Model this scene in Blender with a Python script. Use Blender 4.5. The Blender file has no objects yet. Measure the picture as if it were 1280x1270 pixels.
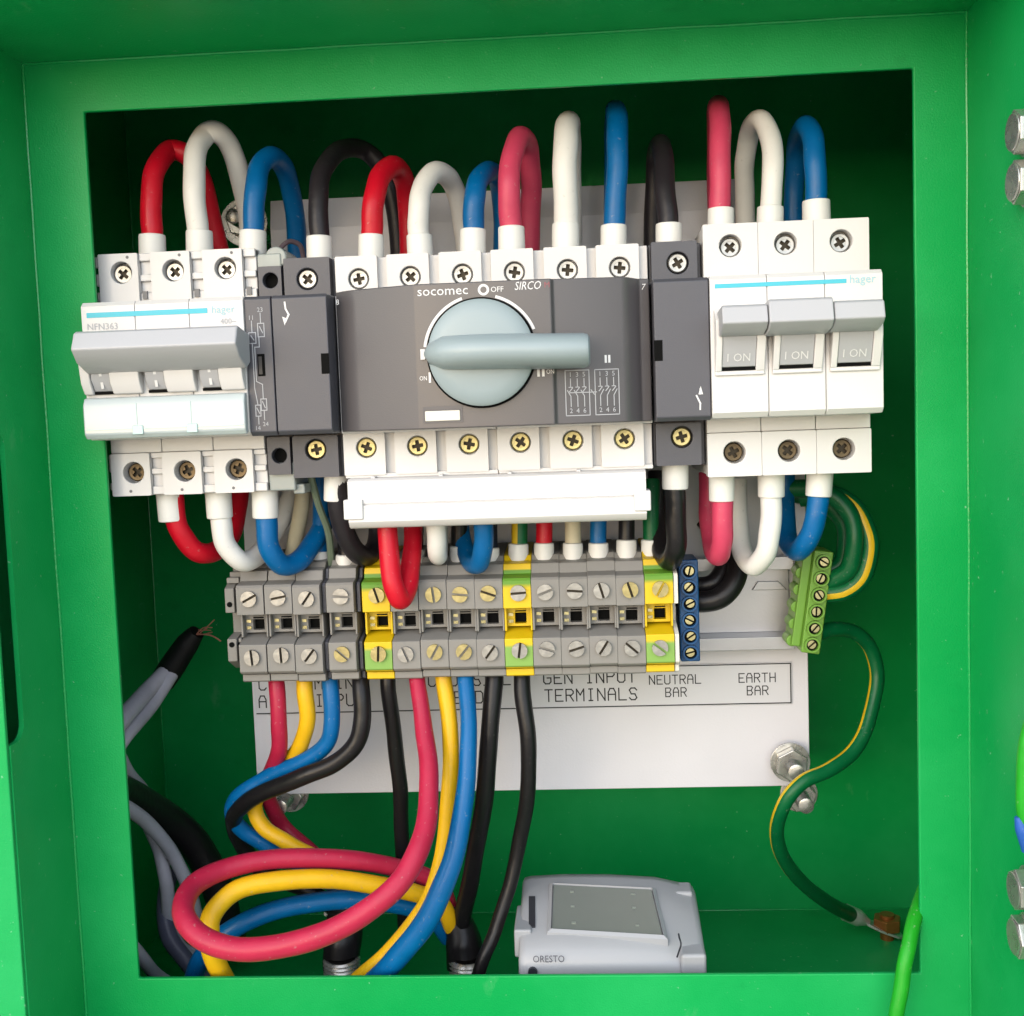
import bpy, bmesh, math, random
from mathutils import Vector, Matrix
random.seed(7)
MM = 0.001
S = bpy.context.scene
COL = S.collection
# ------------------------------------------------------------------ camera
CAM_R = Matrix(((0.9977285045802982, -0.05978769791082994, 0.031036467686986098),
                (0.057125443263081714, 0.9951126972983645, 0.08054441884805019),
                (-0.03570034845710085, -0.0785884905956149, 0.9962677021091996)))   # columns: right, forward, up
CAM_P = Vector((24.6366, -370.3932, 41.7923))     # mm
FPX = 1438.84                                      # focal length in photo pixels (1280 wide)
cd = bpy.data.cameras.new('camera'); cam = bpy.data.objects.new('camera', cd); COL.objects.link(cam)
cd.sensor_width = 36; cd.sensor_fit = 'HORIZONTAL'; cd.lens = 36 * FPX / 1280
cd.clip_start = 0.02; cd.clip_end = 50
rt, fw, up = CAM_R.col[0], CAM_R.col[1], CAM_R.col[2]
m = Matrix.Identity(4)
for i in range(3):
    m[i][0] = rt[i]; m[i][1] = up[i]; m[i][2] = -fw[i]; m[i][3] = CAM_P[i] * MM
cam.matrix_world = m
S.camera = cam
# ------------------------------------------------------------------ sky and sun
SUN_EL, SUN_AZ = 22, -28       # degrees; azimuth from straight in front of the cabinet, negative = left
w = bpy.data.worlds.new('World'); S.world = w; w.use_nodes = True
nt = w.node_tree; bg = nt.nodes['Background']
sky = nt.nodes.new('ShaderNodeTexSky'); sky.sky_type = 'NISHITA'; sky.sun_disc = False
sky.sun_elevation = math.radians(SUN_EL); sky.air_density = 1.0; sky.dust_density = 1.0; sky.ozone_density = 1.0
el, az = math.radians(SUN_EL), math.radians(SUN_AZ)
sd = Vector((math.sin(az) * math.cos(el), -math.cos(az) * math.cos(el), math.sin(el)))   # towards the sun
sky.sun_rotation = math.atan2(sd.x, sd.y)
nt.links.new(sky.outputs['Color'], bg.inputs['Color']); bg.inputs['Strength'].default_value = 0.09
sl = bpy.data.lights.new('sun', 'SUN'); sl.energy = 1.5; sl.angle = math.radians(140); sl.color = (1.0, 0.99, 0.985)
so = bpy.data.objects.new('sun', sl); COL.objects.link(so)
so.rotation_euler = sd.to_track_quat('Z', 'Y').to_euler()
S.view_settings.view_transform = 'Standard'; S.view_settings.look = 'None'
S.view_settings.exposure = 1.42; S.view_settings.gamma = 1
S.view_settings.use_curve_mapping = False
S.render.engine = 'CYCLES'
S.cycles.max_bounces = 8; S.cycles.transmission_bounces = 8; S.cycles.diffuse_bounces = 1

# ------------------------------------------------------------------ helpers
def lin(c):
    f = lambda v: v / 12.92 if v <= 0.04045 else ((v + 0.055) / 1.055) ** 2.4
    return tuple(f(v / 255) for v in c) + (1.0,)

def at(px, py, Y):
    """point on the photo ray through (px, py) at depth Y (mm)"""
    v = CAM_R @ Vector(((px - 640) / FPX, 1, -(py - 635) / FPX))
    return CAM_P + v * ((Y - CAM_P.y) / v.y)

MATS = {}
def mat(name, col, rough=0.45, metal=0.0, bump=0.0, bscale=900.0, var=0.06, vscale=60.0, dust=0.0, spec=0.5, rvar=0.08, coat=0.0, trans=0.0):
    """procedural surface: colour with slow mottling, fine relief, optional dust specks"""
    if name in MATS: return MATS[name]
    M = bpy.data.materials.new(name); M.use_nodes = True
    n = M.node_tree; p = n.nodes['Principled BSDF']
    tc = n.nodes.new('ShaderNodeTexCoord')
    c = lin(col)
    nz = n.nodes.new('ShaderNodeTexNoise'); nz.inputs['Scale'].default_value = vscale; nz.inputs['Detail'].default_value = 6
    n.links.new(tc.outputs['Object'], nz.inputs['Vector'])
    mx = n.nodes.new('ShaderNodeMix'); mx.data_type = 'RGBA'
    mx.inputs['A'].default_value = tuple(max(0, v * (1 - var * 1.6)) for v in c[:3]) + (1,)
    mx.inputs['B'].default_value = tuple(min(1, v * (1 + var)) for v in c[:3]) + (1,)
    n.links.new(nz.outputs['Fac'], mx.inputs['Factor'])
    out = mx.outputs['Result']
    if dust > 0:
        dn = n.nodes.new('ShaderNodeTexNoise'); dn.inputs['Scale'].default_value = 700; dn.inputs['Detail'].default_value = 3
        n.links.new(tc.outputs['Object'], dn.inputs['Vector'])
        rp = n.nodes.new('ShaderNodeValToRGB'); rp.color_ramp.elements[0].position = 0.66; rp.color_ramp.elements[1].position = 0.76
        rp.color_ramp.elements[1].color = (dust, dust, dust, 1)
        n.links.new(dn.outputs['Fac'], rp.inputs['Fac'])
        m2 = n.nodes.new('ShaderNodeMix'); m2.data_type = 'RGBA'; m2.inputs['B'].default_value = (0.42, 0.40, 0.36, 1)
        n.links.new(rp.outputs['Color'], m2.inputs['Factor']); n.links.new(out, m2.inputs['A']); out = m2.outputs['Result']
    n.links.new(out, p.inputs['Base Color'])
    mr = n.nodes.new('ShaderNodeMapRange'); mr.inputs['To Min'].default_value = max(0.02, rough - rvar); mr.inputs['To Max'].default_value = rough + rvar
    n.links.new(nz.outputs['Fac'], mr.inputs['Value']); n.links.new(mr.outputs['Result'], p.inputs['Roughness'])
    p.inputs['Metallic'].default_value = metal
    p.inputs['Specular IOR Level'].default_value = spec
    p.inputs['Coat Weight'].default_value = coat
    if trans: p.inputs['Transmission Weight'].default_value = trans
    if bump > 0:
        bn = n.nodes.new('ShaderNodeTexNoise'); bn.inputs['Scale'].default_value = bscale; bn.inputs['Detail'].default_value = 2
        n.links.new(tc.outputs['Object'], bn.inputs['Vector'])
        bp = n.nodes.new('ShaderNodeBump'); bp.inputs['Strength'].default_value = bump; bp.inputs['Distance'].default_value = 0.0004
        n.links.new(bn.outputs['Fac'], bp.inputs['Height']); n.links.new(bp.outputs['Normal'], p.inputs['Normal'])
    MATS[name] = M
    return M

GREEN = mat('green powder coat', (7, 157, 76), 0.36, bump=0.18, bscale=1700, var=0.07, vscale=14, spec=0.25, rvar=0.06)
def scuff(M):
    n = M.node_tree; p = n.nodes['Principled BSDF']; src = p.inputs['Base Color'].links[0].from_socket
    tc = n.nodes.new('ShaderNodeTexCoord')
    def layer(src, scale, lo, hi, amt, col, stretch=None, detail=5):
        nz = n.nodes.new('ShaderNodeTexNoise'); nz.inputs['Scale'].default_value = scale; nz.inputs['Detail'].default_value = detail; nz.inputs['Roughness'].default_value = .65
        if stretch:
            mp = n.nodes.new('ShaderNodeMapping'); mp.inputs['Scale'].default_value = stretch; mp.inputs['Rotation'].default_value = (.3, .2, .5)
            n.links.new(tc.outputs['Object'], mp.inputs['Vector']); n.links.new(mp.outputs['Vector'], nz.inputs['Vector'])
        else: n.links.new(tc.outputs['Object'], nz.inputs['Vector'])
        r = n.nodes.new('ShaderNodeValToRGB'); r.color_ramp.elements[0].position = lo; r.color_ramp.elements[1].position = hi; r.color_ramp.elements[1].color = (amt, amt, amt, 1)
        n.links.new(nz.outputs['Fac'], r.inputs['Fac'])
        mx = n.nodes.new('ShaderNodeMix'); mx.data_type = 'RGBA'; mx.inputs['B'].default_value = lin(col)
        n.links.new(r.outputs['Color'], mx.inputs['Factor']); n.links.new(src, mx.inputs['A']); return mx.outputs['Result']
    o = layer(src, 9, .44, .75, .5, (52, 184, 106))
    o = layer(o, 60, .67, .82, .25, (150, 200, 165), (1, 1, .5))
    o = layer(o, 420, .70, .78, .55, (170, 205, 180), None, 2)
    o = layer(o, 25, .62, .8, .4, (6, 96, 44))
    n.links.new(o, p.inputs['Base Color'])
scuff(GREEN)
BEAD = mat('green highlight bead', (20, 160, 80), 0.25, bump=0.4, bscale=700)  # finish of the beads added for a highlight along the folds
STEEL = mat('zinc steel', (196, 194, 188), 0.28, 0.8, bump=0.08, var=0.22, vscale=300)
BRASS = mat('yellow zinc steel', (205, 196, 150), 0.30, 1.0, bump=0.1, var=0.18, vscale=300)
COPPER = mat('brown passivated steel', (158, 104, 52), 0.4, 0.5, var=0.2, vscale=250)
WHITE = mat('white moulded plastic', (220, 218, 216), 0.42, bump=0.06, var=0.02, vscale=80)
CREAM = mat('cream moulded plastic', (226, 222, 210), 0.45, bump=0.06, var=0.03, vscale=80)
GREY = mat('dark grey moulded plastic', (78, 78, 85), 0.40, bump=0.12, bscale=2500, var=0.04)
GREYC = mat('grey cover plastic', (88, 85, 87), 0.33, bump=0.10, bscale=2500, var=0.03)
TOGG = mat('grey toggle plastic', (176, 177, 180), 0.38, bump=0.06, var=0.03)
HANDLE = mat('pale blue grey handle plastic', (150, 164, 167), 0.36, bump=0.08, var=0.03)
BLACK = mat('black plastic and void shade', (5, 5, 5), 0.7, var=0.1, spec=0.12)  # black parts, and shade put in as colour in gaps, holes and wells
TGREY = mat('terminal grey polyamide', (134, 131, 126), 0.5, bump=0.1, var=0.05, dust=0.05)
PLATE = mat('white painted plate', (214, 213, 218), 0.36, bump=0.15, bscale=1200, var=0.06, vscale=26, dust=0.10)
RAIL = mat('zinc rail', (186, 185, 188), 0.38, 0.7, bump=0.1, var=0.08, vscale=40)
PRINTW = mat('white print', (225, 225, 225), 0.6, var=0.02)
PRINTK = mat('black engraving', (25, 25, 28), 0.6, var=0.05)
PRINTG = mat('pale grey print', (176, 178, 182), 0.6, var=0.05)
TEAL = mat('teal stripe', (70, 186, 205), 0.45, var=0.03)
TEALP = mat('pale teal print', (160, 205, 215), 0.5, var=0.04)
BLUEB = mat('blue bar plastic', (4, 72, 122), 0.4, var=0.06)
GREENB = mat('light green bar plastic', (110, 158, 56), 0.42, var=0.06)
METER = mat('light grey meter plastic', (162, 164, 168), 0.34, bump=0.08, var=0.03)
LCD = mat('green grey display', (108, 115, 108), 0.12, var=0.06, coat=0.6)
SLEEVE = mat('white ferrule sleeve', (232, 231, 226), 0.42, var=0.03, bump=0.05)
CLEAR = mat('clear label cover', (212, 224, 225), 0.08, var=0.01, trans=0.35, rvar=0.02, coat=0.5)
CLEAR.node_tree.nodes['Principled BSDF'].inputs['IOR'].default_value = 1.4
def wm(name, col, rough=0.38, dust=0.3, var=0.13): return mat(name, col, rough, bump=0.3, bscale=320, var=var, vscale=140, dust=dust, spec=0.32, rvar=0.14)
W_RED = wm('red wire pvc', (200, 14, 38)); W_PINK = wm('crimson wire pvc', (178, 34, 66)); W_WHITE = wm('white wire pvc', (232, 230, 224), var=0.04)
W_BLUE = wm('blue wire pvc', (0, 98, 158)); W_BLACK = wm('black wire pvc', (26, 24, 26), 0.34, 0.05); W_DGREY = wm('charcoal wire pvc', (40, 36, 40), 0.4, 0.04)
W_YEL = wm('yellow wire pvc', (234, 182, 24)); W_GREEN = wm('green wire pvc', (4, 96, 52)); W_GREY = wm('grey wire pvc', (172, 172, 182), 0.42)
W_ROSE = wm('rose wire pvc', (206, 68, 98))
W_LIME = wm('bright green wire pvc', (34, 160, 36)); W_STRIPE = wm('yellow stripe pvc', (214, 178, 30)); SHRINK = wm('black heat shrink', (10, 10, 11), 0.55, 0.02)
STRAND = mat('bare copper strand', (190, 130, 110), 0.35, 0.3)
# yellow and green terminal: moulded in yellow with green bands
def band_mat():
    M = bpy.data.materials.new('yellow green terminal'); M.use_nodes = True; n = M.node_tree; p = n.nodes['Principled BSDF']
    tc = n.nodes.new('ShaderNodeTexCoord'); sp = n.nodes.new('ShaderNodeSeparateXYZ'); n.links.new(tc.outputs['Object'], sp.inputs[0])
    mr = n.nodes.new('ShaderNodeMapRange'); mr.inputs['From Min'].default_value = -0.052; mr.inputs['From Max'].default_value = -0.002
    n.links.new(sp.outputs['Z'], mr.inputs['Value'])
    rp = n.nodes.new('ShaderNodeValToRGB'); r = rp.color_ramp
    Y, G, G2 = lin((222, 186, 12)), lin((128, 168, 78)), lin((98, 148, 44))
    f = lambda z: (z + 52) / 50
    stops = [(-52, Y), (-44.6, Y), (-44.2, G), (-37.5, G), (-36.2, Y), (-17.0, Y), (-15.2, G2), (-11.4, G2), (-11.0, Y)]
    r.elements[0].position = f(-52); r.elements[0].color = Y; r.elements[1].position = f(-11.0); r.elements[1].color = Y
    for z, c in stops[1:-1]:
        e = r.elements.new(f(z)); e.color = c
    n.links.new(mr.outputs['Result'], rp.inputs['Fac']); n.links.new(rp.outputs['Color'], p.inputs['Base Color'])
    p.inputs['Roughness'].default_value = 0.45
    return M
YG = band_mat()

class MB:
    """mesh builder in millimetres"""
    def __init__(s): s.v = []; s.f = []; s.mi = []; s.cur = 0
    def add(s, vs, fs):
        o = len(s.v); s.v += [tuple(v) for v in vs]
        for f in fs: s.f.append(tuple(o + i for i in f)); s.mi.append(s.cur)
        return s
    def box(s, x0, x1, y0, y1, z0, z1):
        return s.add([(x0,y0,z0),(x1,y0,z0),(x1,y1,z0),(x0,y1,z0),(x0,y0,z1),(x1,y0,z1),(x1,y1,z1),(x0,y1,z1)],
                     [(0,3,2,1),(4,5,6,7),(0,1,5,4),(1,2,6,5),(2,3,7,6),(3,0,4,7)])
    def prism(s, prof, a0, a1, axis='x'):
        n = len(prof)
        def P(a, p):
            return (a, p[0], p[1]) if axis == 'x' else ((p[0], a, p[1]) if axis == 'y' else (p[0], p[1], a))
        vs = [P(a0, p) for p in prof] + [P(a1, p) for p in prof]
        fs = [tuple(range(n)), tuple(range(2*n-1, n-1, -1))] + [(i, (i+1) % n, n+(i+1) % n, n+i) for i in range(n)]
        return s.add(vs, fs)
    def lathe(s, prof, c, axis='y', n=20, d=None):
        """prof: (radius, distance along axis) from centre c"""
        A = {'x': Vector((1,0,0)), 'y': Vector((0,1,0)), 'z': Vector((0,0,1))}[axis] if d is None else Vector(d).normalized()
        u = A.orthogonal().normalized(); v = A.cross(u); c = Vector(c)
        vs = []; fs = []
        for r, h in prof:
            for k in range(n):
                a = 2*math.pi*k/n; vs.append(c + A*h + (u*math.cos(a)+v*math.sin(a))*max(r, 1e-4))
        for i in range(len(prof)-1):
            for k in range(n): fs.append((i*n+k, i*n+(k+1) % n, (i+1)*n+(k+1) % n, (i+1)*n+k))
        fs.append(tuple(range(n-1, -1, -1))); fs.append(tuple((len(prof)-1)*n+k for k in range(n)))
        return s.add(vs, fs)
    def holeplate(s, x0, x1, z0, z1, y0, y1, cx, cz, r, n=24):
        """slab from y0 (front) to y1 with a round hole"""
        vs = []; fs = []
        for y in (y0, y1):
            for k in range(n):
                a = 2*math.pi*k/n; vs.append((cx+r*math.cos(a), y, cz+r*math.sin(a)))
            for k in range(n):
                a = 2*math.pi*k/n; dx, dz = math.cos(a), math.sin(a)
                t = min(((x1-cx) if dx > 0 else (cx-x0))/max(abs(dx), 1e-6), ((z1-cz) if dz > 0 else (cz-z0))/max(abs(dz), 1e-6))
                vs.append((cx+dx*t, y, cz+dz*t))
            vs += [(x0,y,z0),(x1,y,z0),(x1,y,z1),(x0,y,z1)]
        L = 2*n+4
        for j in (0, 1):
            o = j*L
            for k in range(n):
                k2 = (k+1) % n; a, b = vs[o+n+k], vs[o+n+k2]
                q = [o+k, o+k2, o+n+k2, o+n+k]
                if abs(a[0]-b[0]) > 1e-5 and abs(a[2]-b[2]) > 1e-5:      # a corner lies between
                    for ci in range(4):
                        cv = vs[o+2*n+ci]
                        if (abs(cv[0]-a[0]) < 1e-5 or abs(cv[2]-a[2]) < 1e-5) and (abs(cv[0]-b[0]) < 1e-5 or abs(cv[2]-b[2]) < 1e-5): q = [o+k, o+k2, o+n+k2, o+2*n+ci, o+n+k]
                fs.append(tuple(q))
        for k in range(n):
            k2 = (k+1) % n; fs.append((k, L+k, L+k2, k2))
        c = 2*n
        for i in range(4): fs.append((c+i, c+(i+1) % 4, L+c+(i+1) % 4, L+c+i))
        return s.add(vs, fs)
    def frame(s, x0, x1, z0, z1, hx0, hx1, hz0, hz1, y0, y1):
        vs = []
        for y in (y0, y1): vs += [(x0,y,z0),(x1,y,z0),(x1,y,z1),(x0,y,z1),(hx0,y,hz0),(hx1,y,hz0),(hx1,y,hz1),(hx0,y,hz1)]
        fs = []
        for i in range(4):
            j = (i+1) % 4
            fs += [(i, j, 4+j, 4+i), (8+i, 12+i, 12+j, 8+j), (i, 8+i, 8+j, j), (4+i, 4+j, 12+j, 12+i)]
        return s.add(vs, fs)
    def tube(s, pts, rad, n=14, stripes=None, caps=True, twist=(0, 0)):
        """pts: list of Vector; rad: number or list; stripes: list of (angle0, angle1, material index)"""
        P = [Vector(p) for p in pts]; N = len(P)
        R_ = rad if isinstance(rad, (list, tuple)) else [rad]*N
        T = [(P[min(i+1, N-1)]-P[max(i-1, 0)]).normalized() for i in range(N)]
        u = T[0].cross(Vector((0, 1, 0)))
        if u.length < 0.1: u = T[0].cross(Vector((1, 0, 0)))
        u.normalize(); o = len(s.v)
        for i in range(N):
            u = (u - T[i]*u.dot(T[i])).normalized(); v = T[i].cross(u)
            for k in range(n):
                a = 2*math.pi*k/n-math.radians(twist[0]+(twist[1]-twist[0])*i/(N-1)); s.v.append(tuple(P[i]+(u*math.cos(a)+v*math.sin(a))*R_[i]))
        for i in range(N-1):
            for k in range(n):
                s.f.append((o+i*n+k, o+i*n+(k+1) % n, o+(i+1)*n+(k+1) % n, o+(i+1)*n+k))
                mi = s.cur
                for a0, a1, j in (stripes or []):
                    if a0 <= k*360/n < a1: mi = j
                s.mi.append(mi)
        if caps:
            s.f.append(tuple(o+k for k in range(n-1, -1, -1))); s.mi.append(s.cur)
            s.f.append(tuple(o+(N-1)*n+k for k in range(n))); s.mi.append(s.cur)
        return s
    def mesh(s, name, mats, origin=(0, 0, 0), smooth=35):
        me = bpy.data.meshes.new(name); o = Vector(origin)
        me.from_pydata([tuple((Vector(v)-o)*MM) for v in s.v], [], s.f)
        for mm_ in (mats if isinstance(mats, (list, tuple)) else [mats]): me.materials.append(mm_)
        for i, p in enumerate(me.polygons): p.material_index = s.mi[i]
        b = bmesh.new(); b.from_mesh(me); bmesh.ops.recalc_face_normals(b, faces=b.faces); b.to_mesh(me); b.free()
        for p in me.polygons: p.use_smooth = True
        me.set_sharp_from_angle(angle=math.radians(smooth)); me.update()
        return me

ORG = {}
def thing(name, label, cat, origin=(0, 0, 0), group=None):
    o = bpy.data.objects.new(name, None); COL.objects.link(o); o.empty_display_size = 0.01
    o.location = Vector(origin)*MM; o['label'] = label; o['category'] = cat
    if group: o['group'] = group
    ORG[o] = Vector(origin); return o
def part(name, mb, mats, parent, bevel=0.0, label=None, seg=2):
    og = ORG[parent]
    me = mb if isinstance(mb, bpy.types.Mesh) else mb.mesh(name, mats, og)
    o = bpy.data.objects.new(name, me); COL.objects.link(o); o.parent = parent; ORG[o] = og
    if bevel:
        b = o.modifiers.new('bevel', 'BEVEL'); b.width = bevel*MM; b.segments = seg; b.limit_method = 'ANGLE'; b.angle_limit = math.radians(40); b.harden_normals = True
    if label: o['label'] = label
    return o
def inst(name, me, parent, loc, rot=None):
    """place shared mesh data as a part at loc (mm, scene coordinates)"""
    o = bpy.data.objects.new(name, me); COL.objects.link(o); o.parent = parent
    o.location = (Vector(loc)-ORG[parent])*MM; ORG[o] = Vector(loc)
    if rot: o.rotation_euler = rot
    return o
def kid(o):       # children of a part share its own frame
    return o

def crom(pts, per=8):
    P = [Vector(p) for p in pts]
    if len(P) < 3: return [P[0].lerp(P[-1], i/per) for i in range(per+1)]
    Q = [P[0]*2-P[1]] + P + [P[-1]*2-P[-2]]; out = []
    for i in range(1, len(Q)-2):
        a, b, c, d = Q[i-1:i+3]
        for k in range(per):
            t = k/per
            out.append(0.5*((2*b)+(c-a)*t+(2*a-5*b+4*c-d)*t*t+(3*b-a-3*c+d)*t**3))
    out.append(P[-1]); return out
def interp(vals, n):
    out = []
    for i in range(n):
        t = i/(n-1)*(len(vals)-1); k = min(int(t), len(vals)-2); out.append(vals[k]+(vals[k+1]-vals[k])*(t-k))
    return out

def text(body, size, x, z, y, material, parent, align='LEFT', rot=0.0, shear=0.0, name='lettering', xs=1.0):
    c = bpy.data.curves.new('t', 'FONT'); c.body = body; c.size = size*MM; c.align_x = align; c.shear = shear; c.resolution_u = 2
    o = bpy.data.objects.new('t', c); COL.objects.link(o)
    me = bpy.data.meshes.new_from_object(o.evaluated_get(bpy.context.evaluated_depsgraph_get()))
    bpy.data.objects.remove(o); bpy.data.curves.remove(c); me.materials.clear(); me.materials.append(material); me.name = name
    Rm = Matrix.Translation((Vector((x, y, z))-ORG[parent])*MM) @ Matrix.Rotation(rot, 4, 'Y') @ Matrix.Rotation(math.pi/2, 4, 'X') @ Matrix.Diagonal((xs, 1, 1, 1))
    me.transform(Rm)
    o = bpy.data.objects.new(name, me); COL.objects.link(o); o.parent = parent; ORG[o] = ORG[parent]; return o
def lines(mb, segs, wd, y):
    """flat printed strokes in the XZ plane: list of ((x,z),(x,z))"""
    for si, ((x0, z0), (x1, z1)) in enumerate(segs):
        y -= 0.003
        d = Vector((x1-x0, z1-z0)); L = d.length
        if L < 1e-6: continue
        d /= L; nx, nz = -d.y*wd/2, d.x*wd/2; ex, ez = d.x*wd/2, d.y*wd/2
        mb.add([(x0-ex+nx, y, z0-ez+nz), (x0-ex-nx, y, z0-ez-nz), (x1+ex-nx, y, z1+ez-nz), (x1+ex+nx, y, z1+ez+nz)], [(0, 1, 2, 3)])
    return mb
STROKE = {  # single-stroke engraving letters on a 4 x 6 grid
 'A': [(0,0,0,4),(0,4,1,6),(1,6,3,6),(3,6,4,4),(4,4,4,0),(0,3,4,3)], 'B': [(0,0,0,6),(0,6,3,6),(3,6,4,5),(4,5,3,3),(0,3,3,3),(3,3,4,1.5),(4,1.5,3,0),(3,0,0,0)],
 'C': [(4,5,3,6),(3,6,1,6),(1,6,0,5),(0,5,0,1),(0,1,1,0),(1,0,3,0),(3,0,4,1)], 'D': [(0,0,0,6),(0,6,3,6),(3,6,4,5),(4,5,4,1),(4,1,3,0),(3,0,0,0)],
 'E': [(4,6,0,6),(0,6,0,0),(0,0,4,0),(0,3,3,3)], 'G': [(4,5,3,6),(3,6,1,6),(1,6,0,5),(0,5,0,1),(0,1,1,0),(1,0,3,0),(3,0,4,1),(4,1,4,3),(4,3,2,3)],
 'H': [(0,0,0,6),(4,0,4,6),(0,3,4,3)], 'I': [(1,0,3,0),(1,6,3,6),(2,0,2,6)], 'J': [(4,6,4,1),(4,1,3,0),(3,0,1,0),(1,0,0,1)], 'L': [(0,6,0,0),(0,0,4,0)],
 'M': [(0,0,0,6),(0,6,2,3),(2,3,4,6),(4,6,4,0)], 'N': [(0,0,0,6),(0,6,4,0),(4,0,4,6)], 'P': [(0,0,0,6),(0,6,3,6),(3,6,4,5),(4,5,4,4),(4,4,3,3),(3,3,0,3)],
 'R': [(0,0,0,6),(0,6,3,6),(3,6,4,5),(4,5,4,4),(4,4,3,3),(3,3,0,3),(2,3,4,0)], 'S': [(4,5,3,6),(3,6,1,6),(1,6,0,5),(0,5,1,3),(1,3,3,3),(3,3,4,1),(4,1,3,0),(3,0,1,0),(1,0,0,1)],
 'T': [(0,6,4,6),(2,6,2,0)], 'U': [(0,6,0,1),(0,1,1,0),(1,0,3,0),(3,0,4,1),(4,1,4,6)]}
def stroke_text(mb, s, x, z, h, pitch, y, wd):
    for ch in s:
        if ch in STROKE:
            k = h/6; kx = pitch*0.68/4
            lines(mb, [((x+a*kx, z+b*k), (x+c*kx, z+d*k)) for a, b, c, d in STROKE[ch]], wd, y)
        x += pitch

# shared small hardware -------------------------------------------------
DARKM = mat('screw recess shade', (60, 54, 44), 0.5, 0.7, var=0.2)  # shade of the recess put into the colour of its floor
def cross_screw(R, name, material, h=1.2):
    b = MB(); b.cur = 1; b.lathe([(R*.98, 1.5), (R*.98, 3)], (0, 0, 0), n=24); b.cur = 0      # body behind the recess floor
    ri = R*0.62
    n = 24                                                                      # outer rim ring, chamfered
    prof = [(ri, 1.6), (ri, 0.05), (R*0.88, 0.0), (R, 0.3), (R, 1.6)]
    vs = []; fs = []
    for r, y in prof:
        for k in range(n): a = 2*math.pi*k/n; vs.append((r*math.cos(a), y, r*math.sin(a)))
    for i in range(len(prof)-1):
        for k in range(n): fs.append((i*n+k, i*n+(k+1) % n, (i+1)*n+(k+1) % n, (i+1)*n+k))
    b.add(vs, fs)
    g = R*0.2
    for q in range(4):                                                          # four quadrant lands leave the cross recess
        pr = [(g, g)]
        for k in range(7):
            a0 = math.asin(g/ri); a = a0+(math.pi/2-2*a0)*k/6; pr.append((ri*math.cos(a), ri*math.sin(a)))
        ca, sa = [(1,0),(0,1),(-1,0),(0,-1)][q]
        b.prism([(p[0]*ca-p[1]*sa, p[0]*sa+p[1]*ca) for p in pr], 0.25, 1.6, 'y')
    return b.mesh(name, [material, DARKM])
def slot_screw(R, name, material, gap=0.42, hgt=1.6):
    b = MB(); b.cur = 1; b.lathe([(R*.98, 1.3), (R*.98, hgt+2)], (0, 0, 0), n=24); b.cur = 0
    for sg in (1, -1):
        pr = []; a0 = math.asin(gap/R)
        for k in range(11):
            a = a0+(math.pi-2*a0)*k/10; pr.append((R*math.cos(a), sg*R*math.sin(a)))
        b.prism(pr, 0.0, 1.35, 'y')
    return b.mesh(name, [material, DARKM])
SST = mat('dull screw steel', (172, 171, 168), 0.36, 0.9, bump=0.12, var=0.3, vscale=420)
SBR = mat('dull yellow screw', (182, 170, 122), 0.36, 0.9, bump=0.12, var=0.3, vscale=420)
SCR = cross_screw(3.1, 'terminal_screw', SST); SCRB = cross_screw(3.1, 'terminal_screw', SBR)
SLT = slot_screw(2.75, 'slotted_screw', SST); SLTB = slot_screw(2.75, 'slotted_screw', SBR)

# ================================================================== GROUND
g = MB().box(-6000, 6000, -6000, 6000, -225, -212.2)
gm = mat('sandy concrete', (192, 182, 163), 0.85, bump=0.4, bscale=120, var=0.15, vscale=8)
go = bpy.data.objects.new('ground', g.mesh('ground', gm)); COL.objects.link(go); go['kind'] = 'structure'; go['label'] = 'sandy concrete ground the cabinet stands on'
# ================================================================== CABINET
OX, OZ = 130.8, 144.4
FL, FR, FT, FB = -150.0, 147.0, 160.5, -165.0
YF = -38.0
IB, IL, IR, IT, IFL = 150.0, -174.9, 186.0, 186.0, -188.9
cab = thing('green_cabinet', 'green powder coated steel cabinet with an open front', 'cabinet', (0, 150, -212))
b = MB().frame(IL-2, IR+2, IFL-2, IT+2, -OX, OX, -OZ, OZ, 0, 1.8); part('front_panel', b, GREEN, cab, 0.5)
b = MB().box(IL-1.5, IR+1.5, IB, IB+1.5, IFL-1, IT+1); part('back_wall', b, GREEN, cab)
b = MB().box(IL-1.5, IL, 1.8, IB, IFL-1, IT+1); part('inner_side_wall', b, GREEN, cab)
b = MB().box(IR, IR+1.5, 1.8, IB, IFL-1, IT+1); part('inner_side_wall', b, GREEN, cab)
b = MB().box(IL, IR, 1.8, IB, IT, IT+1.2); part('inner_roof', b, GREEN, cab)
b = MB().box(IL, IR, 1.8, IB, IFL-1.2, IFL); part('inner_floor', b, GREEN, cab)
# folded returns round the front panel; the left one has a latch slot
def arc(cx, cz, r, a0, a1, n=6): return [(cx+r*math.cos(math.radians(a0+(a1-a0)*k/n)), cz+r*math.sin(math.radians(a0+(a1-a0)*k/n))) for k in range(n+1)]
sl_t, sl_b, sl_y = 43.0, -52.0, -28.8
prof = [(0, FB), (0, FT), (YF, FT), (YF, sl_t)] + arc(sl_y-5, sl_t-5, 5, 90, 0) + arc(sl_y-5, sl_b+5, 5, 0, -90) + [(YF, sl_b), (YF, FB)]
b = MB().prism(prof, FL-1.6, FL, 'x'); part('side_return', b, GREEN, cab, label='left folded return with a long latch slot')
b = MB().box(FR, FR+1.6, -62, 0, FB, FT); part('side_return', b, GREEN, cab)
b = MB().box(FL-1.6, FR+1.6, -62, 0, FT, FT+1.6); part('top_return', b, GREEN, cab)
b = MB().box(FL-1.6, FR+1.6, YF, 0, FB-1.6, FB); part('bottom_return', b, GREEN, cab)
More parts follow.
